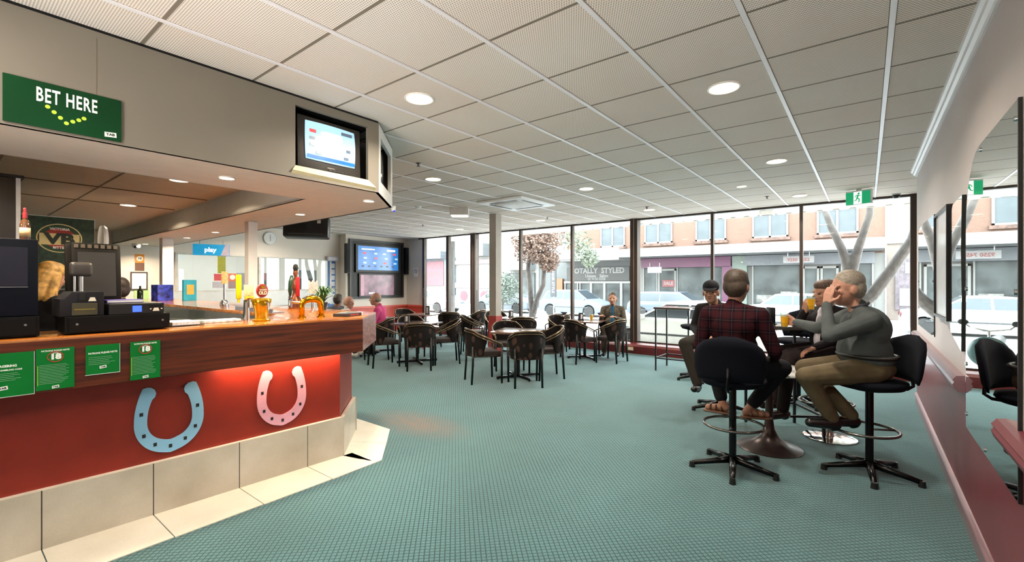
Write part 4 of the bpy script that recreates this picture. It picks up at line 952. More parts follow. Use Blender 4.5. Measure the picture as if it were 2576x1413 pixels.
t = thing('exit_sign', 'green running man exit sign hanging from the ceiling near the right windows', 'exit sign', matrix=frame((-.10, 8.36, 2.735), (.92, -.38, 0), (0, 0, 1)))
MB().box((-.16, -.105, -.06), (.16, .1, 0), bev=.006).build('housing', whitep, t, 40); gp = MB().box((-.155, -.1, .001), (.155, .08, .004)).build('green_panel', mat('exit_green', '#0aa06a', .4, noise=0, emit='#0aa56c', es=.45), t)
pw = mat('exit_white', '#f2fbf5', .4, noise=0, emit='#ffffff', es=.6)
MB().box((-.055, -.1, .0045), (.05, .08, .006)).build('white_door', pw, t); g = MB(); z = .0075
g.lathe([(.014, 0), (.014, .001), (0, .001)], 16, Matrix.Translation((.012, .052, z)))
for a, b, r in (((.008, .035), (-.008, -.01), .01), ((-.006, -.01), (.022, -.035), .008), ((.022, -.035), (.012, -.075), .007), ((-.008, -.01), (-.022, -.045), .008), ((-.022, -.045), (-.046, -.05), .006), ((.008, .032), (.034, .015), .006), ((.004, .032), (-.026, .022), .006), ((-.026, .022), (-.036, 0), .005)):
    g.tube([(*a, z), (*b, z)], r, 6)
g.build('running_figure', mat('exit_green', '#0aa06a'), t); MB().box((-.03, .1, -.04), (.03, .12, -.02)).build('bracket', whitep, t)
t = thing('security_camera', 'dark dome camera at the top right corner of the windows', 'camera', (.36, 9.2, H)); MB().lathe([(.05, 0), (.05, -.02), (.045, -.04), (.025, -.065), (0, -.07)], 20).build('dome', black, t, 40); MB().lathe([(.056, 0), (.056, -.012), (.05, -.014)], 20).build('base_ring', whitep, t)
t = thing('security_camera', 'white dome camera on the soffit above the orange notice', 'camera', (-11.3, 2.5, BB)); MB().lathe([(.07, 0), (.07, -.04), (.06, -.08), (0, -.1)], 20).build('housing', whitep, t, 40); MB().ell((.05, -.02, -.07), (.03, .03, .03)).build('lens', black, t)
t = thing('wall_socket', 'small beige socket plate on the window sill face by the thick middle post', 'socket', (-3.90, 9.045, .1)); MB().box((-.06, -.012, -.035), (.06, 0, .035), bev=.004).build('plate', mat('socket_beige', '#c9b79c', .5), t); MB().box((-.04, -.014, -.01), (-.01, -.012, .01)).build('switch', whitep, t)
t = thing('wall_switch', 'small red topped switch box at the far end of the burgundy dado', 'switch', (XR, 7.2, .62)); MB().box((-.03, -.03, -.06), (0, .03, .06), bev=.005).build('box', mat('switch_red', '#7a2a2e', .4), t); MB().box((-.034, -.015, -.03), (-.03, .015, .03)).build('rocker', whitep, t)

# mirrors on the right wall --------------------------------------------
mirror = mat('mirror_silver', '#eef2f0', .01, metal=1., noise=0); dark_edge = mat('mirror_edge', '#131a18', .3)
def wall_mirror(name, label, outline, th=.008, pins=(), x=XR):
    """outline in (y, z); the glass hangs just off the right wall"""
    cy_ = sum(p[0] for p in outline)/len(outline); cz = sum(p[1] for p in outline)/len(outline)
    t = thing(name, label, 'mirror', matrix=frame((x-.001, cy_, cz), (0, -1, 0), (0, 0, 1)))
    pts = [(-(p[0]-cy_), p[1]-cz) for p in outline]
    g = MB(); g.m(1).prism(pts, 0, th); g.m(0).prism([(a*.9985, b*.9985) for a, b in pts], th, th+.0006); bmesh.ops.recalc_face_normals(g.bm, faces=g.bm.faces)
    g.build('glass_plate', [mirror, dark_edge], t)
    for p in pins: MB().cyl((-(p[0]-cy_), p[1]-cz, th), (-(p[0]-cy_), p[1]-cz, th+.006), .012, n=12).build('clip', chrome, t, 40)
    return t
arc = [(3.86 - .42*(1-math.cos(a)), 1.80 + .42*math.sin(a)) for a in [PI/2*i/10 for i in range(11)]]
ol = [(2.655, .615), (3.86, .615)] + arc + [(2.655, 2.22)]
t = wall_mirror('wall_mirror', 'large frameless wall mirror with a rounded top corner nearest the camera', ol, .01, ((3.84, 1.0), (3.84, .7), (3.3, .64), (3.84, 1.45), (2.7, 1.45), (2.7, 2.15), (3.42, 2.19)))
MB().box((-(2.655-sum(p[0] for p in ol)/len(ol))-.002, .615-sum(p[1] for p in ol)/len(ol), 0), (-(2.645-sum(p[0] for p in ol)/len(ol)), 2.22-sum(p[1] for p in ol)/len(ol), .012)).build('edge_frame', black, t)
wall_mirror('wall_mirror', 'narrow mirror with a wavy dark edge behind the large mirror', [(3.95, 1.06), (4.5, 1.16), (4.42, 1.5), (4.42, 1.95), (4.3, 2.02), (3.92, 2.03), (3.96, 1.7), (3.93, 1.4)], .02)
t = thing('picture_frame', 'tall pale picture in a slim dark frame on the right wall', 'picture', matrix=frame((XR-.001, 4.87, 1.63), (0, -1, 0), (0, 0, 1)))
MB().box((-.37, -.40, 0), (.37, .40, .02)).build('backing', mat('picture_pale', '#dcdfe4', .2, noise=.03), t); g = MB()
for lo, hi in (((-.39, -.42, 0), (.39, -.4, .035)), ((-.39, .4, 0), (.39, .42, .035)), ((-.39, -.4, 0), (-.37, .4, .035)), ((.37, -.4, 0), (.39, .4, .035))): g.box(lo, hi)
g.build('frame_moulding', softblack, t)
t = wall_mirror('wall_mirror', 'wide mirror farthest along the right wall, next to the windows', [(5.55, 1.0), (7.1, 1.0), (7.1, 2.08), (6.7, 2.12), (5.55, 2.10)], .008, ((5.6, 1.5), (7.05, 1.5)))
# screens on the chase --------------------------------------------------
cxx = -11.6; KF = 11.6/11.3
def FK(x, y, z): return frame((x, y*KF, 1.49+(z-1.49)*KF), (0, 1, 0), (0, 0, 1)) @ Matrix.Diagonal((KF, KF, 1, 1))
t = thing('screen_surround', 'large black surround holding two television screens on the far wall', 'panel', matrix=FK(cxx+.001, 8.065, 1.87))
MB().box((-.89, -.8, 0), (.89, .79, .03)).build('backboard', mat('surround_black', '#14100f', .5), t); g = MB()
for lo, hi in (((-.93, -.84, 0), (.93, -.78, .06)), ((-.93, .77, 0), (.93, .83, .06)), ((-.93, -.78, 0), (-.87, .77, .06)), ((.87, -.78, 0), (.93, .77, .06))): g.box(lo, hi)
g.build('frame', mat('surround_frame', '#231c1a', .4), t)
t = thing('flat_television', 'upper flat television showing a blue race card on the far wall', 'television', matrix=FK(cxx+.035, 8.07, 2.17))
MB().box((-.76, -.4, 0), (.76, .4, .05), bev=.008).build('casing', black, t); s_ = MB().box((-.69, -.33, .0505), (.69, .35, .053)).build('screen', scr_b, t); race_card(s_, 1.38, .68, .0535, 1)
t = thing('flat_television', 'lower dim flat television showing a street scene on the far wall', 'television', matrix=FK(cxx+.035, 8.04, 1.41))
MB().box((-.62, -.36, 0), (.62, .33, .04), bev=.006).build('casing', black, t); m = mat('screen_scene', '#6a4a5a', .25, noise=.8, nscale=5, emit='#70505f', es=.5); s_ = MB().box((-.57, -.3, .0405), (.57, .29, .043)).build('screen', m, t)
MB().box((-.3, -.25, .0435), (-.1, -.21, .0445)).build('caption', scr_w, s_); MB().box((-.57, -.3, .0435), (-.46, .29, .044)).build('side_panel', mat('panel_pink', '#b58a98', .4, emit='#b58a98', es=.5), s_)
for y, lb in ((7.06, 'slim black speaker left of the far wall screens'), (9.08, 'slim black speaker right of the far wall screens')):
    t = thing('speaker', lb, 'speaker', (cxx, y*KF, 2.165), 0, 'far wall speakers'); MB().box((0, -.06, -.42), (.12, .06, .42), bev=.01).build('cabinet', black, t, 40); MB().box((.1205, -.05, -.4), (.125, .05, .4)).build('grille', mat('speaker_grille', '#1c1c1e', .8), t)
def small_sign(name, label, M, w, h, col, extra=()):
    t = thing(name, label, 'sign', matrix=M); MB().box((-w/2, -h/2, 0), (w/2, h/2, .006)).build('sheet', mat('sheet_'+col[1:], col, .5, noise=.03), t)
    for nm, lo, hi, c in extra: MB().box((lo[0]*w, lo[1]*h, .0065), (hi[0]*w, hi[1]*h, .0075)).build(nm, mat('ink_'+c[1:], c, .5, noise=.04), t)
    return t
FB = lambda y, z, x=XL: frame((x+.002, y, z), (0, 1, 0), (0, 0, 1))
t = small_sign('no_smoking_sign', 'small white no smoking sign right of the far wall screens', frame((-11.0, 9.215, 1.8), (1, 0, 0), (0, 0, 1)), .2, .28, '#f4f1ef')
t.matrix_world = frame((-11.12, 9.375, 1.8), (1, 0, 0), (0, 0, 1))
MB().tube([(.06*math.cos(a), .04+.06*math.sin(a), .008) for a in [2*PI*i/24 for i in range(24)]], .008, 6, True).build('ring', mat('ring_grey', '#8d7f82', .5), t); MB().tube([(-.042, .082, .008), (.042, -.002, .008)], .007, 6).build('bar', mat('ring_grey', '#8d7f82'), t)
t = small_sign('notice', 'orange and brown age notice on the cream wall beyond the till', FB(2.69, 1.90), .155, .34, '#e8901c', (('text_block', (-.5, -.5), (.5, -.02), '#6d4a38'),))
MB().lathe([(.055, 0), (.055, .002), (0, .002)], 28, Matrix.Translation((0, .08, .0065))).build('badge', mat('badge_white', '#f6efe6', .5), t); lettering('18', .06, 0, .08, mat('badge_ink', '#5b4a48', .5), t, .04, .009)
t = small_sign('framed_notice', 'white sheet in a dark frame under the orange notice', FB(2.68, 1.52), .25, .34, '#f3efec')
g = MB()
for lo, hi in (((-.14, -.185, 0), (.14, -.165, .02)), ((-.14, .165, 0), (.14, .185, .02)), ((-.14, -.165, 0), (-.12, .165, .02)), ((.12, -.165, 0), (.14, .165, .02))): g.box(lo, hi)
g.build('frame', mat('frame_brown', '#4a3a34', .5), t)
small_sign('notice', 'plain lime green sheet under the framed white sheet', FB(2.72, 1.20), .24, .28, '#b9dd8c')
t = small_sign('warning_sign', 'red headed warning notice on the glass of the bright room', frame((XL-.05, 4.19, 1.52), (0, 1, 0), (0, 0, 1)), .30, .36, '#e9e6e8', (('red_block', (-.4, .02), (.5, .46), '#cf4a4e'), ('grey_block', (-.5, -.45), (.3, -.05), '#b9b4ba')))
t = small_sign('warning_sign', 'orange age notice beside the red one on the glass of the bright room', frame((XL-.05, 4.46, 1.52), (0, 1, 0), (0, 0, 1)), .18, .36, '#d9704a', (('text_block', (-.5, -.5), (.5, -.02), '#9a7f80'),))
MB().lathe([(.06, 0), (.06, .002), (0, .002)], 24, Matrix.Translation((0, .09, .0065))).build('badge', mat('badge_white', '#f6efe6'), t)
t = thing('hanging_sign', 'bright blue hanging sign reading play on the far left', 'sign', matrix=frame((-10.7, 3.6, 2.16), (.35, .94, 0), (0, 0, 1)))
MB().box((-.32, -.115, -.03), (.32, .115, 0), bev=.008).build('panel', mat('play_blue', '#1d9fd8', .4, noise=.05, emit='#1d9fd8', es=.35), t, 40); lettering('play', .13, -.02, 0, mat('sign_white', '#ffffff', .5, noise=0, emit='#ffffff', es=.5), t, .03, .002)
MB().prism([(.16, -.11), (.31, -.11), (.31, .11), (.24, .11)], .0005, .0015).build('white_wedge', mat('play_wedge', '#f2dff0', .5), t); MB().cyl((-.2, .11, -.015), (-.2, .2, -.015), .005, n=8).build('hanger', chrome, t); MB().cyl((.2, .11, -.015), (.2, .2, -.015), .005, n=8).build('hanger', chrome, t)
t = thing('wall_clock', 'round white wall clock above the far wall opening', 'clock', matrix=FB(5.30, 2.60)); MB().lathe([(.16, 0), (.165, .03), (.15, .04), (.145, .032), (0, .03)], 36).build('case', whitep, t, 40)
MB().box((-.006, -.01, .033), (.006, .09, .036)).build('minute_hand', mat('hand_grey', '#a09a98', .5), t); MB().box((-.005, -.07, .033), (.007, .01, .036)).build('hour_hand', mat('hand_grey', '#a09a98'), t)
t = thing('banner_roll', 'tall blue and white strip banner hanging near the potted fern', 'banner', matrix=FB(7.0-.02, 1.55)); MB().box((-.12, -.75, 0), (.12, .55, .004)).build('sheet', mat('banner_blue', '#3f6fb8', .5), t)
for k_ in range(7): MB().box((-.05, -.68+k_*.17, .0045), (.1, -.55+k_*.17, .006)).build('white_square', mat('banner_white', '#dfe6f2', .5), t)
MB().cyl((-.16, .6, .05), (.16, .6, .05), .07, n=16).build('roll', mat('banner_roll', '#d6d3e0', .5, noise=.1), t, 40)
t = thing('hanging_television', 'black tube television hung under the ceiling beyond the bar', 'television', (-7.05, 3.72, 2.36), math.radians(52))
g = MB(); g.box((-.33, -.14, -.17), (.33, .12, .17), M=Matrix.Rotation(-.12, 4, 'X'), bev=.03); g.prism([(-.26, -.02), (.26, -.02), (.2, .3), (-.2, .3)], -.13, .12); bmesh.ops.recalc_face_normals(g.bm, faces=g.bm.faces); g.build('casing', mat('hung_black', '#17181a', .35, noise=.15, nscale=15), t, 40)
MB().box((-.05, .02, .1), (.05, .1, H-2.36)).build('bracket', softblack, t); MB().box((.17, -.15, .06), (.22, -.12, .12)).build('sensor', whitep, t); MB().box((-.25, -.16, -.12), (.25, -.13, -.1)).build('vent', mat('vent_grey', '#3a3c40', .5), t)
# fern on the far counter
t = thing('potted_fern', 'bushy green potted fern on the far counter', 'plant', (-4.72, 2.66, BZ)); MB().lathe([(.04, 0), (.055, .07), (.058, .08), (.05, .08), (0, .07)], 20).build('pot', mat('dark_pot', '#2b2826', .5), t, 40)
g = MB(); rnd = random.Random(5)
for i in range(46):
    a = rnd.random()*2*PI; L = .10+rnd.random()*.09; up = .08+rnd.random()*.12; q = V((-math.sin(a), math.cos(a), 0))
    for s0, s1 in ((0, .35), (.35, .7), (.7, 1.)):
        P = lambda s: V((math.cos(a)*L*s, math.sin(a)*L*s, .07+up*math.sin(s*2.3))); w0, w1 = .014*(1-s0*.8), .014*(1-s1*.8)
        g.poly([P(s0)-q*w0, P(s0)+q*w0, P(s1)+q*w1, P(s1)-q*w1])
g.build('foliage', mat('fern_green', '#2f5a2c', .6, noise=.25, nscale=20), t)
# things glimpsed in the bright room
t = thing('arcade_machine', 'grey and pink upright machine seen through the far opening', 'machine', (-13.6, 5.6, 0), .1); MB().box((-.3, -.3, 0), (.3, .3, 1.75), bev=.02).build('cabinet', mat('machine_grey', '#9a969c', .4), t); MB().box((.301, -.2, 1.55), (.31, .2, 1.72)).build('top_panel', mat('machine_pink', '#d890a0', .4), t); MB().box((.301, -.22, 1.1), (.306, .22, 1.5)).build('screen', mat('machine_screen', '#6a7078', .2), t)
t = thing('arcade_machine', 'pale blue upright machine at the right of the far opening', 'machine', (-13.4, 6.9, 0), -.1); MB().box((-.3, -.32, 0), (.3, .32, 1.85), bev=.02).build('cabinet', mat('machine_blue', '#a9b9c4', .4), t); MB().box((.301, -.22, 1.1), (.306, .22, 1.6)).build('screen', mat('machine_screen', '#6a7078'), t)
t = thing('yellow_banner', 'narrow yellow banner hanging in the bright room behind the red notice', 'banner', (-13.0, 4.6, 1.55)); MB().box((-.01, -.09, 0), (.01, .09, .6)).build('cloth', mat('yellow_cloth', '#eee23c', .6), t); MB().cyl((0, -.1, .6), (0, .1, .6), .012, n=8).build('rod', chrome, t); MB().cyl((0, 0, .6), (0, 0, H-1.55), .004, n=6).build('cord', chrome, t)
# ================================================================== PEOPLE
skin = mat('skin', '#9a6d57', .55, noise=.05, nscale=20); skin_p = mat('skin_pale', '#b5846f', .55, noise=.05, nscale=20); eye_m = mat('eye_dark', '#1c1512', .2); lip_m = mat('lips', '#8e5a50', .5)
def hand(g, w, d, n, side, curl, spread=.021, fl=1.):
    """side: +1 right hand, -1 left. d: finger direction, n: where the palm faces"""
    d = V(d).normalized(); n = V(n); n = (n - d*n.dot(d)).normalized(); th = d.cross(n)*side
    w = V(w)
    for i in range(4):
        o = th*(1.5-i)*spread*.92
        g.cap(w + o*.5, .016, w + d*.082 + o, .0125, 8, 3)
    for i, L in enumerate((.070, .078, .072, .056)):
        L *= fl; p = w + d*.085 + th*(1.5-i)*spread
        a = 0
        for k_, f in enumerate((.42, .33, .25)):
            a += curl*(1. if k_ else .8); dd = d*math.cos(a) + n*math.sin(a); q = p + dd*L*f
            g.cap(p, .0092-.0008*k_, q, .0085-.0009*k_, 8, 3); p = q
    p = w + d*.025 + th*.03; q = p + (d*.55 + th*.6 + n*.45).normalized()*.045; g.cap(p, .0135, q, .0115, 8, 3)
    r = q + (d*.75 + th*.05 + n*(.35+curl*.3)).normalized()*.034; g.cap(q, .0108, r, .0088, 8, 3)
def person(label, loc, face, s, top, J, b=1., shirt=None, trousers=None, shoes=None, hair=None, head_face=None, hands={}, sleeves='long', skin_m=None, jacket_open=None, bare_ankle=False, voxel=.0085, cap=None, belt=None, long_hair=False, collar=None, sandals=None, hs=1.08):
    rz = math.atan2(face[1], face[0]) - PI/2
    R3 = Matrix.Rotation(rz, 4, 'Z'); T = Matrix.Translation((*loc, 0)) @ R3; Ti = T.inverted()
    L_ = lambda p: Ti @ V(p)
    u = (top - s)/.86
    j = dict(pel=V((0, .0, s+.09*u)), bel=V((0, .02, s+.23*u)), che=V((0, .01, s+.41*u)), nec=V((0, .02, s+.585*u)), head=V((0, .07, s+.735*u)))
    for k_, sx in (('R', 1), ('L', -1)):
        j['sh'+k_] = V((sx*.18*b**.5, .0, s+.50*u)); j['el'+k_] = V((sx*.235, .06, s+.24*u)); j['wr'+k_] = V((sx*.15, .27, s+.16*u))
        j['hi'+k_] = V((sx*.095, .03, s+.075)); j['kn'+k_] = V((sx*.13, .45, s+.09)); j['an'+k_] = V((sx*.13, .45, s-.33)); j['to'+k_] = None
    for k_, p in J.items(): j[k_] = L_(p) if len(p) == 3 else V(p[:3])      # world points; 4-tuples are local
    for k_ in 'RL':
        if j['to'+k_] is None: j['to'+k_] = j['an'+k_] + V((0, .17, -.055))
    t = thing('person', label, 'person', (*loc, 0), rz)
    hf = V(head_face if head_face else (face[0], face[1], 0)).normalized(); hf = (R3.inverted().to_3x3() @ hf).normalized()
    hx = hf.cross(V((0, 0, 1))).normalized(); hz = hx.cross(hf)
    HM = Matrix((hx, hf, hz)).transposed().to_4x4(); HM.translation = j['head']; HM = HM @ Matrix.Diagonal((hs, hs, hs, 1))
    def torso(g, e, low=True):
        P = lambda c, r: g.ell(c, r)
        if low: P(j['pel'], (.165*b+e, .135*b+e, .12+e))
        P(j['bel'], (.158*b+e, .13*b**1.4+e, .16*u+e)); P(j['che'], (.17*b+e, .118*b+e, .175*u+e))
        g.cap(j['bel'], .12*b+e, j['che'], .12*b+e, 16); g.cap(j['pel'] if low else j['bel'], .12*b+e, j['bel'], .12*b+e, 16)
        g.cap(j['shR'], .062+e, j['shL'], .062+e, 12); c = (j['shR']+j['shL'])/2
        for k_ in 'RL': g.cap(j['sh'+k_], .06+e, j['nec'] - V((0, 0, .03)), .05+e); g.cap(j['sh'+k_], .062+e, j['che'], .10*b+e, 14)
    def arm(g, k_, e, upto='wr'):
        g.cap(j['sh'+k_], .06*b**.4+e, j['el'+k_], .044+e)
        if upto == 'wr': g.cap(j['el'+k_], .043+e, j['wr'+k_], .028+e)
        elif upto == 'mid': g.cap(j['el'+k_], .044+e, j['el'+k_].lerp(j['wr'+k_], .82), .036+e)
    def leg(g, k_, e, f=1.):
        g.cap(j['hi'+k_], .088*b**.5+e, j['kn'+k_], .06+e); g.cap(j['kn'+k_], .058+e, j['kn'+k_].lerp(j['an'+k_], f), .042+e)
    # continuous body
    g = MB(); torso(g, -.012)
    for k_ in 'RL':
        arm(g, k_, -.006); leg(g, k_, -.01); a, to = j['an'+k_], j['to'+k_]; fd = (to-a); fd.z = 0; fd = fd.normalized() if fd.length > .01 else V((0, 1, 0))
        g.cap(a, .034, a - fd*.03 + V((0, 0, -.04)), .03); g.cap(a - fd*.02 + V((0, 0, -.035)), .03, to, .026)
    g.cap(j['nec'] - V((0, 0, .05)), .058, j['head'] - hz*.05 - hf*.02, .052)
    h0 = len(g.bm.verts)
    g.ell((0, -.012, .028), (.076, .094, .092), HM); 
    def hp(*p): return HM @ V(p)
    def hell(c, r): g.ell((0, 0, 0), r, HM @ Matrix.Translation(c))
    g.bm.verts.ensure_lookup_table()
    hell((0, .018, -.025), (.062, .074, .092)); hell((0, .04, -.078), (.042, .046, .036)); hell((0, .075, -.052), (.026, .022, .016))
    g.cap(hp(0, .086, .005), .010, hp(0, .108, -.026), .014); g.cap(hp(-.014, .09, -.03), .009, hp(.014, .09, -.03), .009)
    g.cap(hp(-.04, .072, .024), .012, hp(.04, .072, .024), .012)
    for sx in (-1, 1): hell((sx*.074, -.008, -.012), (.011, .024, .032)); hell((sx*.036, .062, -.02), (.022, .018, .018))
    for k_, sd in (('R', 1), ('L', -1)):
        d0 = (j['wr'+k_]-j['el'+k_]).normalized(); h = hands.get(k_, {})
        dd = (R3.inverted().to_3x3() @ V(h['d'])) if 'd' in h else d0
        nn = (R3.inverted().to_3x3() @ V(h['n'])) if 'n' in h else V((0, 0, -1)) + V((-sd*.2, 0, 0))
        hand(g, j['wr'+k_] + d0*.012, dd, nn, sd, h.get('curl', .35))
    me = grow(g, min(voxel, .0062), 3, .4)
    for m_ in (skin_m or skin, eye_m, lip_m): me.materials.append(m_)
    eyes = [hp(-.031, .078, .004), hp(.031, .078, .004)]; mouth = hp(0, .095, -.062)
    mats_ = [0]*len(me.polygons); HMi = HM.inverted()
    for p in me.polygons:
        c = p.center
        if (c - j['head']).length > .16: continue
        q = HMi @ c
        if q.y > .055 and abs(abs(q.x)-.031) < .0085 and abs(q.z-.004) < .0048: mats_[p.index] = 1
        elif q.y > .07 and abs(q.x) < .022 and abs(q.z+.055) < .006: mats_[p.index] = 2
    me.polygons.foreach_set('material_index', mats_)
    link('body', me, t)
    if shirt:
        g = MB(); torso(g, .006, belt is None)
        if belt is not None: g.ell(j['pel'] + V((0, 0, .07)), (.165*b+.006, .135*b+.006, .09))
        for k_ in 'RL': arm(g, k_, .008, {'long': 'wr', 'mid': 'mid', 'short': 'el'}[sleeves])
        g.cap(j['nec'] - V((0, 0, .03)), .064, j['nec'] + V((0, .0, .005)), .058)
        me = grow(g, voxel, 5, .5); me.materials.append(shirt); link('shirt' if not jacket_open else 'jacket', me, t)
    if jacket_open:                                   # lighter cloth in the open front
        g = MB(); c = j['che']; y = .118*b+.004
        g.ell(c + V((0, y-.055, -.02)), (.05, .07, .16*u)); g.ell(j['bel'] + V((0, .13*b**1.4-.055, 0)), (.055, .075, .14*u)); g.cap(c + V((0, y-.06, .1)), .05, j['nec'] + V((0, .045, -.0)), .028)
        me = grow(g, voxel, 4, .5); me.materials.append(jacket_open); link('shirt_front', me, t)
    if collar:
        g = MB(); n_ = j['nec']; g.tube([(n_.x+.062*math.cos(a), n_.y+.06*math.sin(a), n_.z+.012-.02*math.sin(a)) for a in [2*PI*i/20 for i in range(20)]], .011, 8, True); g.build('collar', collar, t, True)
    if trousers:
        g = MB(); g.ell(j['pel'], (.168*b+.004, .138*b+.004, .115))
        for k_ in 'RL': leg(g, k_, .012, .86 if bare_ankle else 1.)
        me = grow(g, voxel, 5, .5); me.materials.append(trousers); link('trousers', me, t)
    if belt:
        p = j['pel'] + V((0, 0, .095)); g = MB(); g.tube([(p.x+(.17*b+.008)*math.cos(a), p.y+(.14*b+.01)*math.sin(a), p.z) for a in [2*PI*i/32 for i in range(32)]], .016, 8, True); g.build('belt', belt, t, True)
    for k_ in 'RL':
        a, to = j['an'+k_], j['to'+k_]; fd = (to-a); fd.z = 0; fd = fd.normalized() if fd.length > .01 else V((0, 1, 0)); sd_ = fd.cross(V((0, 0, 1)))
        heel = a - fd*.035 + V((0, 0, -.055))
        if shoes:
            g = MB(); g.cap(heel, .042, to, .036); g.cap(a + V((0, 0, -.02)), .043, heel + fd*.02, .04); g.cap(heel + fd*.08 + sd_*.012, .04, to - fd*.01, .037); g.cap(heel+V((0, 0, -.02)), .032, heel+fd*.02+V((0, 0, -.025)), .03)
            me = grow(g, .006, 3, .5); me.materials.append(shoes); link('shoe', me, t)
        elif sandals:
            g = MB(); g.cap(heel + V((0, 0, -.022)), .04, to + V((0, 0, -.022)), .044); bmesh.ops.scale(g.bm, vec=(1, 1, .35), space=Matrix.Translation(-(to+V((0, 0, -.03)))), verts=g.bm.verts)
            for f in (.25, .55, .85):
                c = heel.lerp(to, f); g.tube([c + sd_*.04*math.cos(q) + V((0, 0, .036*math.sin(q)-.006)) for q in [PI*i/8 for i in range(9)]], .009, 6)
            g.build('sandal', sandals, t, True)
    if hair:
        g = MB(); 
        def he(c, r): g.ell((0, 0, 0), r, HM @ Matrix.Translation(c))
        hm, kind = hair
        if kind == 'bald': he((0, -.045, -.005), (.079, .066, .055))
        else: he((0, -.022, .048), (.081, .094, .081)); he((0, -.045, .0), (.08, .068, .085))
        if kind == 'full':
            he((0, .012, .075), (.07, .075, .052))
            for sx in (-1, 1): he((sx*.066, .0, .02), (.017, .03, .04))
        if kind == 'long':
            he((0, .0, .07), (.078, .085, .06)); g.cap(HM @ V((0, -.05, 0)), .085, HM @ V((0, -.075, -.16)), .075); g.cap(HM @ V((.05, -.03, 0)), .05, HM @ V((.07, -.03, -.2)), .045); g.cap(HM @ V((-.05, -.03, 0)), .05, HM @ V((-.07, -.03, -.2)), .045)
        me = grow(g, .006, 3, .5); me.materials.append(hm); link('hair', me, t)
    if cap:
        g = MB(); g.ell((0, 0, 0), (.084, .102, .075), HM @ Matrix.Translation((0, -.008, .058))); me = grow(g, .006, 2); me.materials.append(cap); c_ = link('cap', me, t)
        g = MB(); M = HM @ Matrix.Translation((0, .075, .052)) @ Matrix.Rotation(-.28, 4, 'X'); g.prism([(.07*math.cos(a), .085*math.sin(a)) for a in [PI*i/14 for i in range(15)]], -.004, .004, M, bev=.002); g.build('peak', cap, c_, 40)
    return t, j, T
def checked():
    m = mat('checked_shirt', '#3a2023', .9, spec=.1, noise=0); k = NT(m); b = k.n['Principled BSDF']
    tc = k.node('ShaderNodeTexCoord').outputs['Object']; sp = k.node('ShaderNodeSeparateXYZ'); k.l.new(tc, sp.inputs[0])
    def band(o, p, w): return k.math('GREATER_THAN', k.math('ABSOLUTE', k.math('SUBTRACT', k.math('FRACT', k.math('DIVIDE', o, p)), .5)), .5-w)
    a = band(sp.outputs[0], .085, .2); c = band(sp.outputs[2], .085, .2)
    f = k.math('MULTIPLY', k.math('ADD', a, c), .5)
    c1 = k.mix(f, lin('#2c0e13'), lin('#0a0810')); f2 = k.math('MAXIMUM', band(sp.outputs[0], .085, .02), band(sp.outputs[2], .085, .02))
    k.l.new(k.mix(k.math('MULTIPLY', f2, .18), c1, lin('#7a5a58')), b.inputs['Base Color']); return m
dkhair = mat('hair_dark', '#2a1d16', .6, noise=.2, nscale=60); greyhair = mat('hair_grey', '#8e8478', .7, noise=.15, nscale=60); whitehair = mat('hair_white', '#8d8377', .7, noise=.15, nscale=60); brownhair = mat('hair_brown', '#33251a', .65, noise=.2, nscale=60); fairhair = mat('hair_fair', '#a9803f', .6, noise=.3, nscale=25)
cloth = lambda n, c, r=.85, **k_: mat(n, c, r, spec=.2, noise=k_.get('noise', .08), nscale=k_.get('nscale', 12), bump=.12, bscale=18)
blackcloth = cloth('black_cloth', '#17161a'); shoe_m = mat('black_leather', '#151112', .3, noise=.05)
# the man in the checked shirt, seen from behind
person('man seen from behind in a dark checked shirt and sandals on a bar stool', (-.846, 3.985), fwd1, .745, 1.575,
    dict(head=(-.835, 4.05, 1.455), knR=(-.545, 4.285, .79), knL=(-1.09, 4.33, .79), anR=(-.77, 4.22, .445), anL=(-.985, 4.22, .45), toR=(-.655, 4.26, .395), toL=(-1.10, 4.22, .395), elR=(-.56, 4.03, .95), elL=(-1.10, 3.96, .96), wrR=(-.58, 4.17, .885), wrL=(-1.02, 4.2, .87)),
    b=1.08, shirt=checked(), trousers=cloth('dark_trousers', '#101116'), sandals=mat('sandal_brown', '#5c3a26', .5), hair=(brownhair, 'full'), head_face=(.10, .99, -.06), sleeves='long', hs=1.14, bare_ankle=True, hands=dict(R=dict(n=(-.3, .1, -1), curl=.5), L=dict(n=(.3, .1, -1), curl=.5)))
# the man in the grey jumper, in profile
person('grey haired man in a grey jumper and khaki trousers, hand raised to his face', (.0, 4.50), (-.86, -.51), .745, 1.56,
    dict(head=(-.125, 4.455, 1.44), nec=(-.05, 4.48, 1.30), knL=(-.37, 4.16, .765), knR=(-.40, 4.42, .79), anL=(-.215, 4.29, .45), anR=(-.10, 4.42, .46), toL=(-.345, 4.185, .41), toR=(-.23, 4.31, .405), elL=(-.22, 4.14, 1.09), wrL=(-.245, 4.30, 1.31), shL=(.03, 4.31, 1.205), elR=(-.33, 4.66, 1.10), wrR=(-.50, 4.83, 1.125), shR=(-.12, 4.62, 1.205)),
    b=1.2, shirt=cloth('grey_jumper', '#4c5152', .9, noise=.05), trousers=cloth('khaki', '#5c503c'), shoes=shoe_m, hair=(whitehair, 'short'), head_face=(-.85, -.50, -.08), belt=mat('belt_black', '#1a1512', .4), collar=mat('collar_dark', '#23222a', .7), voxel=.008, skin_m=skin_p, hs=1.16,
    hands=dict(L=dict(d=(.16, .18, 1), n=(.5, .75, 0), curl=.22), R=dict(d=(-.55, .55, .05), n=(-.55, -.55, -.1), curl=.75)))
beer((-.60, 4.875, 1.072), 'glass of beer gripped by the man in grey on the tall table')
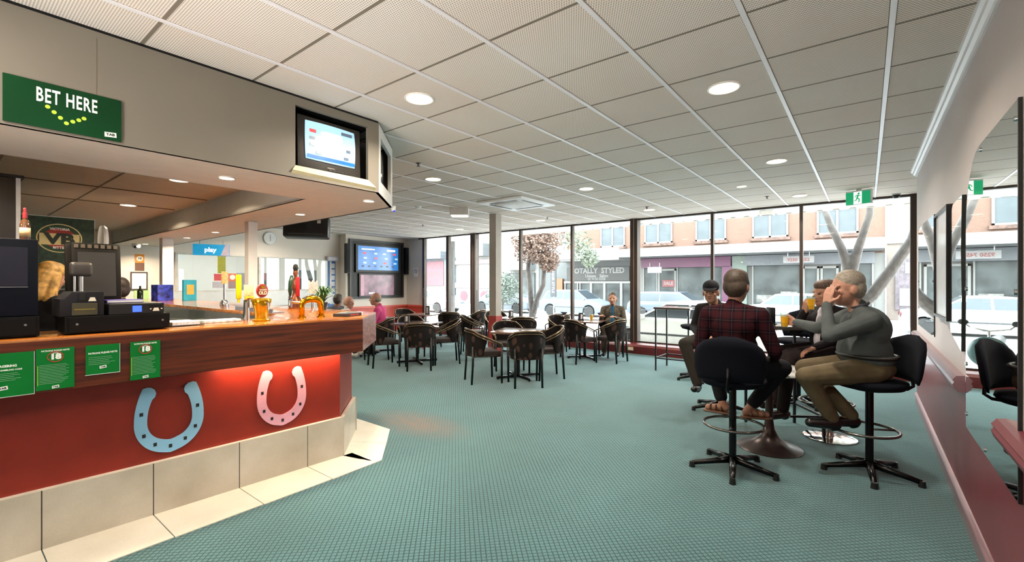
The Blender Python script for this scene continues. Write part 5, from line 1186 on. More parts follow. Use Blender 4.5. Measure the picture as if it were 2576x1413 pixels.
# behind him, jacket and pale shirt
person('person in an open dark jacket and pale shirt raising a beer', (-.281, 5.30), (-.62, -.78), .745, 1.50,
    dict(knR=(-.66, 5.22, .80), knL=(-.58, 5.06, .79), anR=(-.69, 5.16, .34), anL=(-.63, 5.00, .29), toR=(-.81, 5.06, .28), toL=(-.73, 4.88, .225), elL=(-.17, 5.05, 1.0), wrL=(-.36, 4.99, .90), elR=(-.55, 5.18, 1.02), wrR=(-.455, 5.0, 1.21), head=(-.31, 5.20, 1.38)),
    b=1.0, shirt=cloth('dark_jacket', '#150f13'), jacket_open=cloth('pale_shirt', '#c9c3cc'), trousers=cloth('brown_trousers', '#241c1d'), shoes=mat('brown_leather', '#2a1a17', .3), hair=(mat('hair_auburn', '#4f3a30', .65, noise=.2, nscale=60), 'full'), head_face=(-.75, -.66, -.05),
    hands=dict(R=dict(d=(.15, -.1, 1), n=(.6, .5, 0), curl=.6), L=dict(n=(.1, .1, -1), curl=.4)))
beer((-.40, 4.955, 1.235), 'glass of beer held up by the person in the dark jacket')
# the man in the cap
person('bearded man in a dark cap and dark jacket facing the room', (-1.385, 5.66), (-.10, -.99), .745, 1.48,
    dict(head=(-1.42, 5.56, 1.375), knR=(-1.60, 5.19, .80), knL=(-1.36, 5.24, .79), anR=(-1.45, 5.13, .40), anL=(-1.22, 5.40, .42), toR=(-1.44, 4.98, .36), toL=(-1.15, 5.30, .36), wrR=(-1.5, 5.36, .9), wrL=(-1.3, 5.36, .9)),
    b=1.02, shirt=cloth('charcoal_jacket', '#141214'), jacket_open=cloth('plaid_scarf', '#4a2a2a', noise=.3, nscale=40), trousers=cloth('grey_trousers', '#27231f'), shoes=shoe_m, hair=(greyhair, 'bald'), cap=cloth('cap_black', '#15141a'), head_face=(.12, -.99, -.08))
# the reader by the window
person('man in open pale jacket and blue shirt sitting by the glass', (-4.12, 8.66), (.35, -.94), .475, 1.265,
    dict(wrR=(-4.22, 8.34, .79), wrL=(-3.92, 8.38, .79)), b=1.0, shirt=cloth('pale_jacket', '#4a443b', noise=.25, nscale=25), jacket_open=cloth('blue_shirt', '#1c4a68'), trousers=cloth('tan_trousers', '#4c4038'), shoes=shoe_m, hair=(dkhair, 'short'))
dup(base, (-4.12, 8.62, 0), math.atan2(-.94, .35)-PI/2, 'tub chair under the man sitting by the glass')
# three at the far left table
person('bald man in a bright pink shirt seen side on at the far left table', (-7.55, 5.46), (-.80, -.60), .475, 1.285,
    dict(head=(-7.62, 5.40, 1.16)), b=1.0, shirt=cloth('pink_shirt', '#c2457a'), trousers=cloth('black_trousers', '#26222a'), shoes=mat('white_shoe', '#d8d0cc', .5), hair=(greyhair, 'bald'), skin_m=skin_p, sleeves='mid')
person('dark haired person at the far left table, only the head showing over the bar', (-9.40, 5.62), (.9, .2), .44, 1.205, {}, shirt=cloth('grey_top', '#4a4a50'), trousers=blackcloth, shoes=shoe_m, hair=(dkhair, 'full'), head_face=(-.5, .8, 0))
person('pink faced grey haired person next to the dark haired one at the far left table', (-8.27, 5.16), (.25, .97), .44, 1.19, {}, shirt=cloth('light_top', '#b9b2b0'), trousers=blackcloth, shoes=shoe_m, hair=(greyhair, 'bald'), skin_m=skin_p, head_face=(.9, .2, 0))
dup(base, (-9.40, 5.62, 0), math.atan2(.2, .9)-PI/2, 'tub chair under the dark haired person'); dup(base, (-8.27, 5.16, 0), math.atan2(.97, .25)-PI/2, 'tub chair under the pink faced person')
# staff behind the bar
def standing(label, loc, face, top, hair_, shirt_, hf=None):
    f = V((*face, 0)).normalized(); r = V((f.y, -f.x, 0)); o = V((*loc, 0)); s = top*.475
    w = lambda a, b_, z: tuple(o + r*a + f*b_ + V((0, 0, z)))
    J = dict(knR=w(.1, .02, top*.27), knL=w(-.1, .02, top*.27), anR=w(.1, -.02, .09), anL=w(-.1, -.02, .09), toR=w(.11, .13, .04), toL=w(-.11, .13, .04), wrR=w(.2, .22, s+.12), wrL=w(-.2, .22, s+.12))
    person(label, loc, face, s, top, J, shirt=shirt_, trousers=blackcloth, shoes=shoe_m, hair=hair_, head_face=hf)
standing('bar worker with fair shoulder length hair turned away behind the till', (-5.6, .60), (-.5, .8), 1.66, (fairhair, 'long'), blackcloth, (-.6, .75, -.3))
standing('dark haired bar worker almost hidden behind the till monitor', (-6.22, 1.26), (-.8, -.4), 1.53, (dkhair, 'full'), cloth('navy_top', '#20242e'))
# ================================================================== OUTSIDE
GZ = -.45
aw_m = mat('awning_white', '#a5a098', .6, noise=.02)
asph = mat('asphalt', '#a9a7a6', .8, noise=.06, nscale=3); pave = mat('pavement', '#cfc8c0', .8, noise=.05, nscale=3)
_lin = lin; EXF = .135
def lin(h): c = _lin(h); return (c[0]*EXF, c[1]*EXF, c[2]*EXF, 1)       # outside colours darkened to offset the strong daylight
struct(MB().box((-45, 9.5, -.6), (8, 60, GZ)).build('trim_31', asph))
g = MB(); g.prism([(9.5, -.06), (12.0, -.2), (12.0, -.6), (9.5, -.6)], -45, 8, Matrix(((0, 0, 1, 0), (1, 0, 0, 0), (0, 1, 0, 0), (0, 0, 0, 1)))); g.box((-45, 25.2, -.6), (8, 28.2, GZ+.15)); bmesh.ops.recalc_face_normals(g.bm, faces=g.bm.faces)
struct(g.build('trim_32', pave))
# ribbed awning over our own footpath
g = MB(); g.box((-14, 9.5, 3.12), (4, 12.4, 3.15)); x = -14
while x < 4: g.prism([(x, 3.12), (x+.06, 3.085), (x+.16, 3.085), (x+.22, 3.12)], 9.5, 12.4, Matrix(((1, 0, 0, 0), (0, 0, 1, 0), (0, 1, 0, 0), (0, 0, 0, 1)))); x += .3
g.box((-14, 12.4, 3.1), (4, 12.45, 3.3)); bmesh.ops.recalc_face_normals(g.bm, faces=g.bm.faces)
struct(g.build('trim_30', aw_m))
struct(MB().box((XR+.16, 9.46, -.2), (3.5, 9.6, 4.0)).build('trim_33', mat('neighbour', '#c9c2ba', .6)))
for x, y, lb in ((-1.75, 11.5, 'small box shaped light under the street awning near the right windows'), (-4.6, 11.2, 'small box shaped light under the street awning left of the thick window post')):
    t = thing('awning_light', lb, 'light', (x, y, 3.085), 0, 'lights under the street awning'); MB().box((-.14, -.1, -.1), (.14, .1, 0), bev=.01).build('housing', mat('unit_white', '#d9d4cf'), t); MB().box((-.1, -.07, -.11), (.1, .07, -.1)).build('lens', mat('awn_lens', '#bdb7ae', .4), t)
t = thing('awning_post', 'thick pale street post outside the narrow left windows', 'post', (-12.1, 11.9, -.2)); MB().cyl((0, 0, 0), (0, 0, 3.2), .11, n=20).build('shaft', mat('post_grey', '#cfcdcc', .5), t, 40); MB().cyl((0, 0, 0), (0, 0, .12), .15, n=20).build('base_ring', mat('post_grey', '#cfcdcc'), t, 40)
t = thing('motor_scooter', 'teal rounded scooter parked on the footpath by the right window', 'scooter', (-.68, 10.75, -.12), .3)
teal = mat('teal_plastic', '#2f8f8c', .3, noise=.06)
MB().lathe([(0, -.06), (.2, -.05), (.25, -.01), (.25, .01), (.2, .05), (0, .06)], 32, Matrix.Translation((0, -.28, .48)) @ Matrix.Rotation(PI/2, 4, 'X')).build('leg_shield', teal, t, 40)
MB().cap((-.02, -.2, .25), .1, (0, .45, .3), .15).cap((0, .2, .45), .13, (0, .55, .5), .1).build('body_shell', teal, t, True)
MB().cap((0, .1, .6), .1, (0, .55, .62), .09).build('seat', black, t, True)
for y in (-.42, .55): w_ = MB().lathe([(.12, -.05), (.2, -.05), (.215, 0), (.2, .05), (.12, .05)], 24, Matrix.Translation((0, y, .21)) @ Matrix.Rotation(PI/2, 4, 'Y')).build('wheel', mat('tyre', '#2c2b2c', .7), t, 40); MB().cyl((-.045, y, .21), (.045, y, .21), .12, n=20).build('hub', mat('hubcap', '#b9b9b8', .3, metal=.5), w_, 40)
MB().tube([(0, -.3, .5), (0, -.22, .82), (-.25, -.18, .86)], .02, 8).tube([(0, -.22, .82), (.25, -.18, .86)], .02, 8).build('handlebar', chrome, t, True)
for s in (-1, 1): MB().ell((s*.3, -.2, .95), (.06, .015, .045)).cyl((s*.22, -.18, .86), (s*.3, -.2, .93), .008).build('mirror', black, t, True)

# cars -----------------------------------------------------------------
tyre = mat('tyre', '#2c2b2c'); hubm = mat('hubcap', '#b9b9b8'); carglass = mat('car_glass', '#6f7d86', .15, spec=.4, noise=.05, nscale=2)
def car(label, x, y, rz, paint_c, L=4.4, W=1.74, Hh=1.45, kind='sedan', lum=.2):
    global EXF
    """nose toward local +X"""
    t = thing('car', label, 'car', (x, y, GZ), rz); EXF = lum; pm = mat('car_paint_'+paint_c[1:], paint_c, .35, spec=.3, noise=.02, coat=.25); EXF = .135; a = L/2
    wx = (-a+.78, a-.82)
    if kind == 'hatch': roof = [(-a+.22, .95), (-a+.45, Hh-.06), (-a+1.0, Hh), (.35, Hh-.01), (1.15, .98)]
    elif kind == 'wagon': roof = [(-a+.15, .95), (-a+.4, Hh-.05), (-a+.9, Hh), (.3, Hh-.01), (1.15, .95)]
    else: roof = [(-a+.75, .95), (-a+1.35, Hh-.04), (-.35, Hh), (.35, Hh-.02), (1.2, .93)]
    prof = [(-a+.03, .35), (-a, .6), (-a+.06, .86), (roof[0][0], .95)] + [(roof[-1][0], roof[-1][1])] + [(a-.45, .84), (a-.06, .72), (a, .5), (a-.04, .32)]
    low = []
    for w in reversed(wx): low += [(w + .36*math.cos(q), .32 + .36*math.sin(q)) for q in [PI*i/10 for i in range(11)]] if False else []
    def arch(w): return [(w + .37*math.cos(q), max(.2, .31 + .37*math.sin(q))) for q in [PI*i/12 for i in range(0, 13)]]
    outline = prof + [(wx[1]+.37, .22)] + arch(wx[1])[1:-1] + [(wx[1]-.37, .22), (wx[0]+.37, .22)] + arch(wx[0])[1:-1] + [(wx[0]-.37, .22)]
    M = Matrix(((1, 0, 0, 0), (0, 0, 1, 0), (0, 1, 0, 0), (0, 0, 0, 1)))
    g = MB(); g.prism(outline, -W/2, W/2, M, bev=.05); bmesh.ops.recalc_face_normals(g.bm, faces=g.bm.faces); g.build('body', pm, t, 40)
    g = MB(); n = len(roof); hw = lambda z: W/2 - .04 - .22*max(0, (z-.93))/(Hh-.93)
    for m_, k_, dz in ((0, 1., 0),):
        Lf = [g.bm.verts.new((p[0], -hw(p[1]), p[1])) for p in roof]; Rt = [g.bm.verts.new((p[0], hw(p[1]), p[1])) for p in roof]
        for i in range(n-1): f = g.bm.faces.new((Lf[i], Lf[i+1], Rt[i+1], Rt[i]))
        g.bm.faces.new(list(reversed(Lf))); g.bm.faces.new(Rt); g.bm.faces.new((Lf[0], Rt[0], Rt[-1], Lf[-1]))
    bmesh.ops.recalc_face_normals(g.bm, faces=g.bm.faces); g.build('cabin', pm, t, 30)
    for s in (-1, 1):                                     # side glass, split by a pillar
        cx = (roof[0][0]+roof[-1][0])/2 - .1; zt, zb = Hh-.09, .98
        def sp(x, z): return (x, s*(hw(z)+.006), z)
        def xl(z): 
            (x0, z0), (x1, z1) = roof[0], roof[1]; return x0 + (x1-x0)*(z-z0)/(z1-z0) + .12
        def xr(z): 
            (x0, z0), (x1, z1) = roof[-1], roof[-2]; return x0 + (x1-x0)*(z-z0)/(z1-z0) - .1
        for a0, a1 in ((xl, lambda z: cx-.03), (lambda z: cx+.03, xr)): MB().poly([sp(a0(zb), zb), sp(a1(zb), zb), sp(a1(zt), zt), sp(a0(zt), zt)]).build('side_window', carglass, t)
        MB().box((roof[-1][0]-.28, s*(W/2+.0)-.06, .93), (roof[-1][0]-.12, s*(W/2+.1)+.06*s*0, 1.05) if s > 0 else (roof[-1][0]-.12, s*(W/2)+.06, 1.05), bev=.03).build('wing_mirror', pm, t, 40)
        MB().box((-a+.8, s*(W/2+.004)-.006, .5), (a-.85, s*(W/2+.004)+.006, .55)).build('side_trim', mat('trim_grey', '#6f7478', .5), t)
    for (p0, p1), nm in (((roof[-1], roof[-2]), 'windscreen'), ((roof[0], roof[1]), 'rear_window')):
        d_ = V((p1[0]-p0[0], p1[1]-p0[1])).normalized(); nn = V((d_.y, -d_.x)) * (1 if nm == 'windscreen' else -1) * .006
        q0, q1 = V(p0)+d_*.05+nn, V(p1)-d_*.05+nn; MB().poly([(q0.x, -hw(p0[1])+.08, q0.y), (q0.x, hw(p0[1])-.08, q0.y), (q1.x, hw(p1[1])-.07, q1.y), (q1.x, -hw(p1[1])+.07, q1.y)]).build(nm, carglass, t)
    for w in wx:
        for s in (-1, 1):
            W_ = MB().lathe([(.2, -.1), (.29, -.1), (.31, -.07), (.31, .07), (.29, .1), (.2, .1)], 28, Matrix.Translation((w, s*(W/2-.11), .31)) @ Matrix.Rotation(PI/2, 4, 'X')).build('wheel', tyre, t, 40)
            g = MB(); g.cyl((w, s*(W/2-.1), .31), (w, s*(W/2-.03), .31), .2, n=24)
            g.build('hub', hubm, W_, 40)
    for s in (-1, 1): MB().box((a-.1, s*.62-.17, .58), (a+.005, s*.62+.17, .7), bev=.02).build('headlamp', mat('lamp_glass', '#e6ebee', .1), t); MB().box((-a-.005, s*.66-.14, .62), (-a+.1, s*.66+.14, .8), bev=.02).build('tail_lamp', mat('tail_red', '#c0474a', .2), t)
    return t
FY = 23.3
car('silver blue hatchback parked across the street, seen whole through the glass', -13.4, FY, 0, '#a9b8c9', 4.15, 1.72, 1.5, 'hatch')
car('dark steel blue wagon across the street right of the thick window post', -7.6, FY+.1, 0, '#8a9ab0', 4.7, 1.75, 1.46, 'wagon')
car('white sedan parked across the street behind the drinkers', -2.2, FY, 0, '#f0f1f0', 4.6, 1.75, 1.46)
car('white sedan parked at the near kerb, nose behind the tall thin legged table', -3.95, 13.1, PI, '#f3f2ee', 4.5, 1.75, 1.42, lum=.6)
car('pale blue grey sedan across the street just right of the column', -18.6, FY, 0, '#b6c3d2', 4.5, 1.74, 1.45)
car('white sedan glimpsed through the narrow left windows', -22.8, 20.5, 0, '#f2f2f2', 4.6, 1.75, 1.5, 'wagon')
car('pale silver car far right across the street, beyond the white one', 3.2, FY, 0, '#d9dcdf', 4.4, 1.74, 1.45)

# facade across the street ----------------------------------------------
def brickmat():
    m = mat('pale_brick', '#e8c0aa', .8, noise=0); k = NT(m); b = k.n['Principled BSDF']
    tc = k.node('ShaderNodeTexCoord').outputs['Object']; sp = k.node('ShaderNodeSeparateXYZ'); k.l.new(tc, sp.inputs[0]); cb = k.node('ShaderNodeCombineXYZ'); k.l.new(sp.outputs[0], cb.inputs[0]); k.l.new(sp.outputs[2], cb.inputs[1])
    br = k.node('ShaderNodeTexBrick'); br.inputs['Scale'].default_value = 4.2; br.inputs['Color1'].default_value = lin('#cd9478'); br.inputs['Color2'].default_value = lin('#c4866a'); br.inputs['Mortar'].default_value = lin('#d9b9a6'); br.inputs['Mortar Size'].default_value = .018
    k.l.new(cb.outputs[0], br.inputs['Vector']); k.l.new(br.outputs['Color'], b.inputs['Base Color']); return m
brick = brickmat(); palew = mat('pale_render', '#eceae6', .6, noise=.03); wfr = mat('window_white', '#f1f0ee', .5, noise=.01); pane_m = mat('pane_grey', '#a9b4bc', .6, spec=.15, noise=.06, nscale=2); shopglass = mat('shop_glass', '#869092', .45, spec=.25, noise=.35, nscale=1.1)
FYW = 28.0
def fx(g, a, b_, c, d, y0=FYW, y1=None): return g.box((a, y0-.15 if y1 is None else y0, c), (b_, FYW if y1 is None else y1, d))
bld = thing('shop_building', 'two storey pale brick shop row directly across the street with four sash windows', 'building', (-5.5, 28, GZ))
def bpart(nm, boxes, m, root, parent=None):
    g = MB()
    for lo, hi in boxes: g.box(lo, hi)
    bmesh.ops.translate(g.bm, verts=g.bm.verts, vec=-root.location); return g.build(nm, m, parent or root)
bpart('brick_wall', [((-16.9, 28, 2.9), (.7, 28.4, 9))], brick, bld); bpart('lower_wall', [((-11.75, 28, GZ), (.7, 28.4, 2.9))], palew, bld)
for x0, x1, z0, z1 in ((-11.13, -9.37, 3.92, 5.22), (-8.0, -6.32, 3.91, 5.22), (-4.98, -3.27, 3.91, 5.22), (-2.01, -.31, 3.91, 5.22), (-14.2, -12.45, 3.83, 5.2)):
    w = bpart('window', [((x0, 27.93, z0), (x1, 28.02, z0+.09)), ((x0, 27.93, z1-.09), (x1, 28.02, z1)), ((x0, 27.93, z0), (x0+.09, 28.02, z1)), ((x1-.09, 27.93, z0), (x1, 28.02, z1)), (((x0+x1)/2-.05, 27.93, z0), ((x0+x1)/2+.05, 28.02, z1))], wfr, bld)
    for a, b_ in ((x0+.09, (x0+x1)/2-.05), ((x0+x1)/2+.05, x1-.09)): bpart('pane', [((a, 27.97, z0+.09), (b_, 28.0, z1-.09))], pane_m, bld, w)
    bpart('brick_sill', [((x0-.1, 27.85, z0-.16), (x1+.1, 28, z0))], mat('sill_brick', '#b98a78', .8, noise=.3, nscale=9), bld)
bpart('awning', [((-11.7, 25.5, 3.02), (.62, 28, 3.12)), ((-11.7, 25.4, 2.98), (.62, 25.5, 3.46))], palew, bld)
bpart('awning_underside', [((-11.7, 25.6, 2.98), (.6, 28, 3.02))], mat('awn_under', '#b9bec4', .6), bld)
bpart('purple_band', [((-11.2, 27.6, 2.38), (-6.0, 28, 2.95)), ((-6.45, 27.6, GZ+.15), (-5.95, 28, 2.4))], mat('band_purple', '#b04a8e', .5), bld)
bpart('grey_band', [((-5.3, 27.6, 2.4), (.3, 28, 2.95))], mat('band_grey', '#c3c9d6', .5), bld)
bpart('green_pier', [((-5.95, 27.65, GZ+.15), (-5.2, 28, 2.95))], mat('pier_green', '#c8ded2', .5), bld)
for x0, x1, z0, z1 in ((-11.1, -10.3, .1, 2.38), (-9.0, -6.5, .1, 2.38), (-4.9, -2.75, .3, 2.4), (-.95, .2, .3, 2.4)): 
    f_ = bpart('shop_window', [((x0-.06, 27.8, z0-.08), (x1+.06, 27.9, z0)), ((x0-.06, 27.8, z1), (x1+.06, 27.9, z1+.06)), ((x0-.06, 27.8, z0), (x0, 27.9, z1)), ((x1, 27.8, z0), (x1+.06, 27.9, z1))], wfr, bld); bpart('pane', [((x0, 27.86, z0), (x1, 27.9, z1))], shopglass, bld, f_)
    bpart('display', [((x0+.15, 27.84, z0+.1), (x0+.15+(x1-x0)*.35, 27.86, z0+.5)), ((x0+(x1-x0)*.6, 27.84, z0+.15), (x1-.1, 27.86, z0+.7))], mat('display_pale', '#dcdcd8', .6, noise=.25, nscale=5), bld, f_)
for x0, x1 in ((-2.62, -1.9), (-1.85, -1.1), (-10.2, -9.1)):
    f_ = bpart('shop_door', [((x0, 27.8, GZ+.15), (x0+.1, 27.9, 2.3)), ((x1-.1, 27.8, GZ+.15), (x1, 27.9, 2.3)), ((x0, 27.8, 2.2), (x1, 27.9, 2.3)), ((x0, 27.8, GZ+.15), (x1, 27.9, .3))], wfr, bld); bpart('pane', [((x0+.1, 27.85, .3), (x1-.1, 27.9, 2.2))], shopglass, bld, f_)
FM = lambda x, y, z: frame((x, y, z), (1, 0, 0), (0, 0, 1))
def board(label, x, y, z, w, h, col, lines, cat='sign', hang=False, rot=0., vert=False):
    t = thing('shop_sign', label, cat, matrix=FM(x, y, z)); MB().box((-w/2, -h/2, -.06), (w/2, h/2, 0), bev=.01).build('board', mat('board_'+col[1:], col, .5, noise=.03), t)
    for s_, sz, yy, c, sx in lines: lettering(s_, sz, 0, yy, mat('paint_'+c[1:], c, .6, noise=0, emit=c, es=.3), t, .03, .004, -PI/2 if vert else 0, sx=sx, depth=.003)
    if hang:
        for q in (-w*.35, w*.35): MB().cyl((q, h/2, -.03), (q, h/2+.22, -.03), .012, n=6).build('hanger', chrome, t)
    return t
board('white hanging shop sign with red telephone digits across the street', -2.66, 26.4, 2.62, 1.3, .34, '#ece8ea', [('9250 7452', .22, -.02, '#d05a5a', 1.)], hang=True)
board('small pale hanging sign under the purple band across the street', -9.9, 26.4, 2.22, .85, .36, '#ece6ec', [], hang=True)
board('red SALE notice in the shop window under the purple band', -9.55, 27.78, 1.42, .75, .42, '#d9505c', [('SALE', .27, 0, '#f8eaea', 1.)])
sal = thing('shop_building', 'dark fronted hair salon shop left of the brick row with a white door frame', 'building', (-14.3, 28, GZ))
bpart('wall', [((-17.0, 28.05, GZ), (-11.75, 28.4, 2.95))], mat('salon_wall', '#a9adb0', .6), sal); bpart('awning', [((-17.0, 25.6, 2.9), (-11.75, 28, 3.1)), ((-17.0, 25.5, 2.85), (-11.75, 25.6, 3.6))], mat('salon_awning', '#dcdcda', .6), sal)
bpart('awning_sign', [((-16.3, 25.42, 2.95), (-13.3, 25.5, 3.5))], mat('salon_grey', '#aeb3b8', .5), sal); bpart('sign_letter_strip', [((-16.1, 25.4, 3.25), (-13.6, 25.42, 3.42)), ((-16.1, 25.4, 3.02), (-14.0, 25.42, 3.15))], wfr, sal)
bpart('lintel', [((-17, 27.8, 1.42), (-11.8, 28, 1.56))], wfr, sal)
for x0, x1 in ((-16.9, -15.9), (-15.7, -14.9), (-14.8, -13.9), (-13.8, -12.7), (-12.6, -11.85)):
    f_ = bpart('shop_window', [((x0-.05, 27.8, GZ+.15), (x0+.03, 27.95, 1.42)), ((x1-.03, 27.8, GZ+.15), (x1+.05, 27.95, 1.42))], wfr, sal); bpart('pane', [((x0, 27.9, GZ+.15), (x1, 27.95, 1.42))], shopglass, sal, f_)
bpart('orange_door', [((-18.1, 27.85, GZ+.15), (-17.15, 27.98, 1.75))], mat('door_orange', '#e08a3e', .5, noise=.1), sal); bpart('passage_wall', [((-19.3, 28.05, GZ), (-17.0, 28.4, 3.6))], mat('passage', '#9fa4a6', .6), sal)
board('black salon sign reading TOTALLY STYLED Unisex Salon across the street', -14.45, 27.85, 2.06, 4.7, .95, '#08090d', [('TOTALLY  STYLED', .5, .2, '#f4f4f4', .98), ('Unisex   Salon', .3, -.14, '#e8e8e8', 1.), ('02 9150 0258', .24, -.36, '#d8d8d8', 1.)])
board('dark upright sign with pale vertical letters by the orange door', -12.95, 20.1, 1.5, .34, 1.55, '#3a3f52', [('HAIR STYLE', .22, 0, '#eef0f4', 1.)], vert=True)
MB().cyl((0, 0, -.06), (0, 0, -.1), .02).build('tmp', chrome) if False else None
g = MB(); g.box((-12.98, 20.16, GZ), (-12.92, 20.2, .75)); 
sg = [o for o in COL.objects if o.get('label', '').startswith('dark upright sign')][0]; bmesh.ops.transform(g.bm, matrix=sg.matrix_world.inverted(), verts=g.bm.verts); g.build('post', chrome, sg)
lf = thing('shop_building', 'pale shop with pink signs and round red decals at the far left of the street', 'building', (-26, 28, GZ))
bpart('wall', [((-36, 28, GZ), (-19.3, 28.4, 5.6))], mat('left_render', '#efece6', .6, noise=.03), lf)
bpart('pink_sign', [((-32.2, 27.8, 1.2), (-29.3, 28, 3.35))], mat('sign_pink', '#e2647c', .5, noise=.05), lf); bpart('blue_panel', [((-29.25, 27.8, .4), (-28.0, 28, 3.6))], mat('sign_sky', '#b9d6ec', .5), lf)
bpart('grey_canopy', [((-34, 26.4, 3.5), (-28.2, 28, 4.1))], mat('canopy_grey', '#aeb6bf', .5), lf); bpart('pink_trim', [((-27.9, 27.75, 3.0), (-23.5, 28, 3.35)), ((-27.9, 27.75, 1.0), (-23.5, 28, 1.45))], mat('trim_pink', '#e3a6bb', .5), lf)
bpart('shop_window', [((-27.8, 27.85, GZ+.15), (-23.6, 28, .98))], mat('shop_pale', '#e7efec', .3, noise=.06), lf); bpart('shop_window', [((-22.5, 27.85, .2), (-19.6, 28, 2.2))], shopglass, lf); bpart('upper_box', [((-25.5, 27.0, 3.6), (-24.0, 28, 4.6)), ((-22.0, 27.0, 2.4), (-19.6, 28, 3.5))], mat('box_grey', '#c2c6c9', .5, noise=.1), lf)
for x in (-26.9, -24.6):
    g = MB(); g.lathe([(.42, 0), (.42, .02), (0, .02)], 32, frame((x, 27.84, .35), (1, 0, 0), (0, 0, 1))); bmesh.ops.translate(g.bm, verts=g.bm.verts, vec=-lf.location); g.build('round_decal', mat('decal_red', '#d8476a', .5), lf)
rt = thing('shop_building', 'pinkish tiled shop at the right end of the street with a notice case', 'building', (2.5, 28, GZ))
bpart('wall', [((.75, 27.8, GZ), (8, 28.4, 3.3))], mat('right_wall', '#cbb3a6', .6, noise=.06), rt); bpart('upper_wall', [((.75, 27.9, 3.3), (8, 28.4, 6.5))], mat('right_upper', '#f3f1ec', .6), rt); bpart('turquoise_band', [((.75, 27.7, 3.3), (8, 27.9, 3.7))], mat('band_turq', '#d3ece8', .5), rt)
bpart('notice_case', [((1.05, 27.7, .2), (2.3, 27.8, 2.6))], mat('case_mauve', '#a795a3', .4, noise=.2), rt); bpart('notice_sheet', [((1.2, 27.67, .4), (1.6, 27.7, 1.2)), ((1.4, 27.67, 1.9), (1.75, 27.7, 2.4))], wfr, rt)

# street trees ----------------------------------------------------------
def bark(n, a, b_):
    m = mat(n, a, .8, noise=0); k = NT(m); tc = k.node('ShaderNodeTexCoord').outputs['Object']; k.l.new(k.ramp(k.noise(tc, 9, 5), .35, .65, lin(a), lin(b_)), k.n['Principled BSDF'].inputs['Base Color']); return m
def crown(t, blobs, n, m, size, seed, origin):
    g = MB(); r = random.Random(seed)
    for i in range(n):
        c, rad = blobs[r.randrange(len(blobs))]; d_ = V((r.gauss(0, 1), r.gauss(0, 1), r.gauss(0, 1))).normalized()*rad*(r.random()**.45)
        p = V(c)+d_-V(origin); q = V((r.gauss(0, 1), r.gauss(0, 1), r.gauss(0, 1))).normalized(); w = q.orthogonal().normalized(); s = size*(.6+r.random()*.8)
        g.poly([p-q*s, p+w*s*.5, p+q*s, p-w*s*.5])
    return g.build('crown', m, t)
o = (-.33, 13.0, -.3); t = thing('street_tree', 'bare pale trunked street tree with three limbs outside the right window', 'tree', o)
g = MB(); q = lambda *p: V(p)-V(o)
g.tube([q(-.33, 13, -.3), q(-.31, 13, .6), q(-.29, 13, 1.7)], [.15, .13, .13], 12).tube([q(-.29, 13, 1.65), q(-.45, 13, 2.25), q(-.66, 13.05, 2.8), q(-.85, 13.1, 3.4), q(-1.0, 13.1, 4.4)], [.12, .09, .08, .06, .05], 10).tube([q(-.29, 13, 1.65), q(-.14, 13, 2.3), q(.05, 13, 3.0), q(.15, 13, 4.3)], [.12, .09, .075, .05], 10).tube([q(-.3, 13, .75), q(.1, 13, 1.2), q(.42, 13, 1.75), q(.78, 13, 2.42), q(1.0, 13, 3.4)], [.13, .13, .12, .1, .06], 10)
me = grow(g, .02, 2); me.materials.append(bark('bark_pale', '#85766e', '#b9aaa1')); link('trunk', me, t)
crown(t, [((-1.0, 13.4, 5.0), .8), ((.3, 13.2, 5.2), .9), ((1.1, 13, 4.4), .8)], 500, mat('leaf_pale', '#9db08c', .7, noise=.2), .09, 3, o)
o = (-9.95, 14.0, -.35); t = thing('street_tree', 'twin trunked street tree with rusty pink foliage outside the middle windows', 'tree', o)
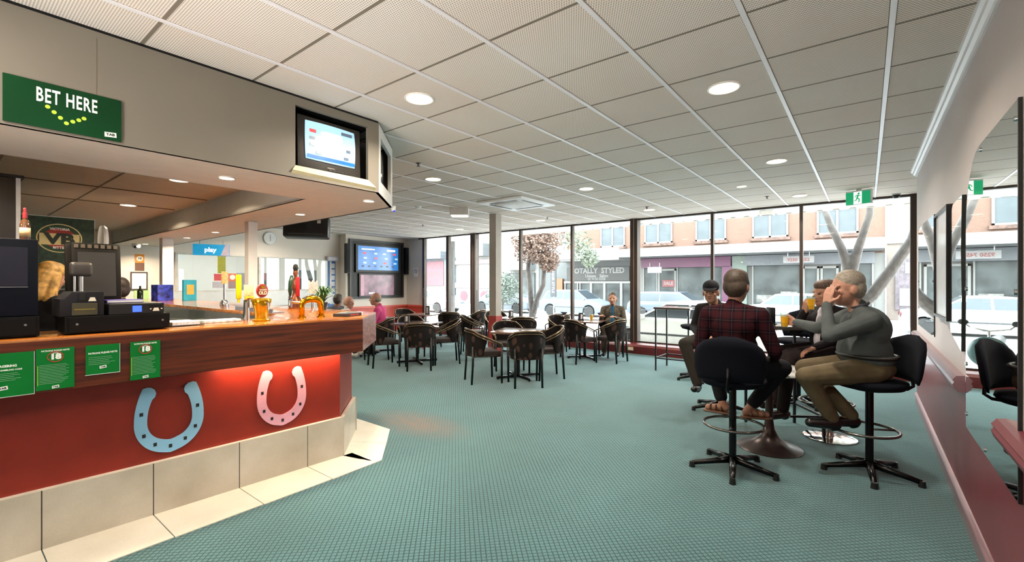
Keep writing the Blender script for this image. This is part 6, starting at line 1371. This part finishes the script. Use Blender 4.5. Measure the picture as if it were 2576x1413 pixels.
g = MB(); q = lambda *p: V(p)-V(o)
g.tube([q(-9.95, 14, -.35), q(-9.98, 14, .5), q(-10.05, 14, 1.3), q(-10.15, 14, 2.0), q(-10.0, 14, 3.0)], [.13, .11, .1, .09, .05], 10).tube([q(-9.95, 14, .1), q(-9.72, 14, .9), q(-9.45, 14, 1.4), q(-9.42, 14, 2.0), q(-9.3, 14, 3.0)], [.11, .1, .09, .08, .05], 10)
me = grow(g, .02, 2); me.materials.append(bark('bark_brown', '#6f5f57', '#a3928a')); link('trunk', me, t)
crown(t, [((-10.1, 14, 2.75), .62), ((-9.4, 14, 2.7), .6), ((-9.75, 14.2, 3.3), .7), ((-10.3, 14, 3.3), .6), ((-9.2, 14, 2.25), .4), ((-9.1, 14, 3.3), .6)], 4600, mat('leaf_rust', '#ecb79c', .7, noise=.2, nscale=6), .06, 11, o)
o = (-10.27, 17.5, GZ); t = thing('street_tree', 'pale green leafy tree behind the rusty pink one', 'tree', o)
g = MB(); q = lambda *p: V(p)-V(o); g.tube([q(-10.27, 17.5, GZ), q(-10.27, 17.5, 2.0), q(-10.3, 17.5, 4.0)], [.07, .07, .05], 10); g.build('trunk', bark('bark_brown', '#6f5f57', '#a3928a'), t, True)
crown(t, [((-10.4, 17.5, 3.6), .8), ((-9.8, 17.5, 3.0), .6), ((-10.2, 17.5, 4.6), 1.0), ((-11.2, 17.5, 4.4), .9), ((-9.4, 17.5, 2.5), .4)], 1800, mat('leaf_green', '#cfdcb8', .7, noise=.25, nscale=6), .07, 17, o)
o = (-17.5, 21.5, GZ); t = thing('hedge_shrub', 'low grey green shrub across the street right of the column', 'shrub', o)
MB().cyl((0, 0, 0), (0, 0, 1.0), .06, n=8).build('stem', bark('bark_brown', '#6f5f57', '#a3928a'), t); crown(t, [((-17.9, 21.5, .7), .8), ((-16.8, 21.5, .9), .8), ((-17.3, 21.5, 1.5), .8)], 1300, mat('leaf_grey', '#8ea08a', .7, noise=.25, nscale=6), .08, 23, o)
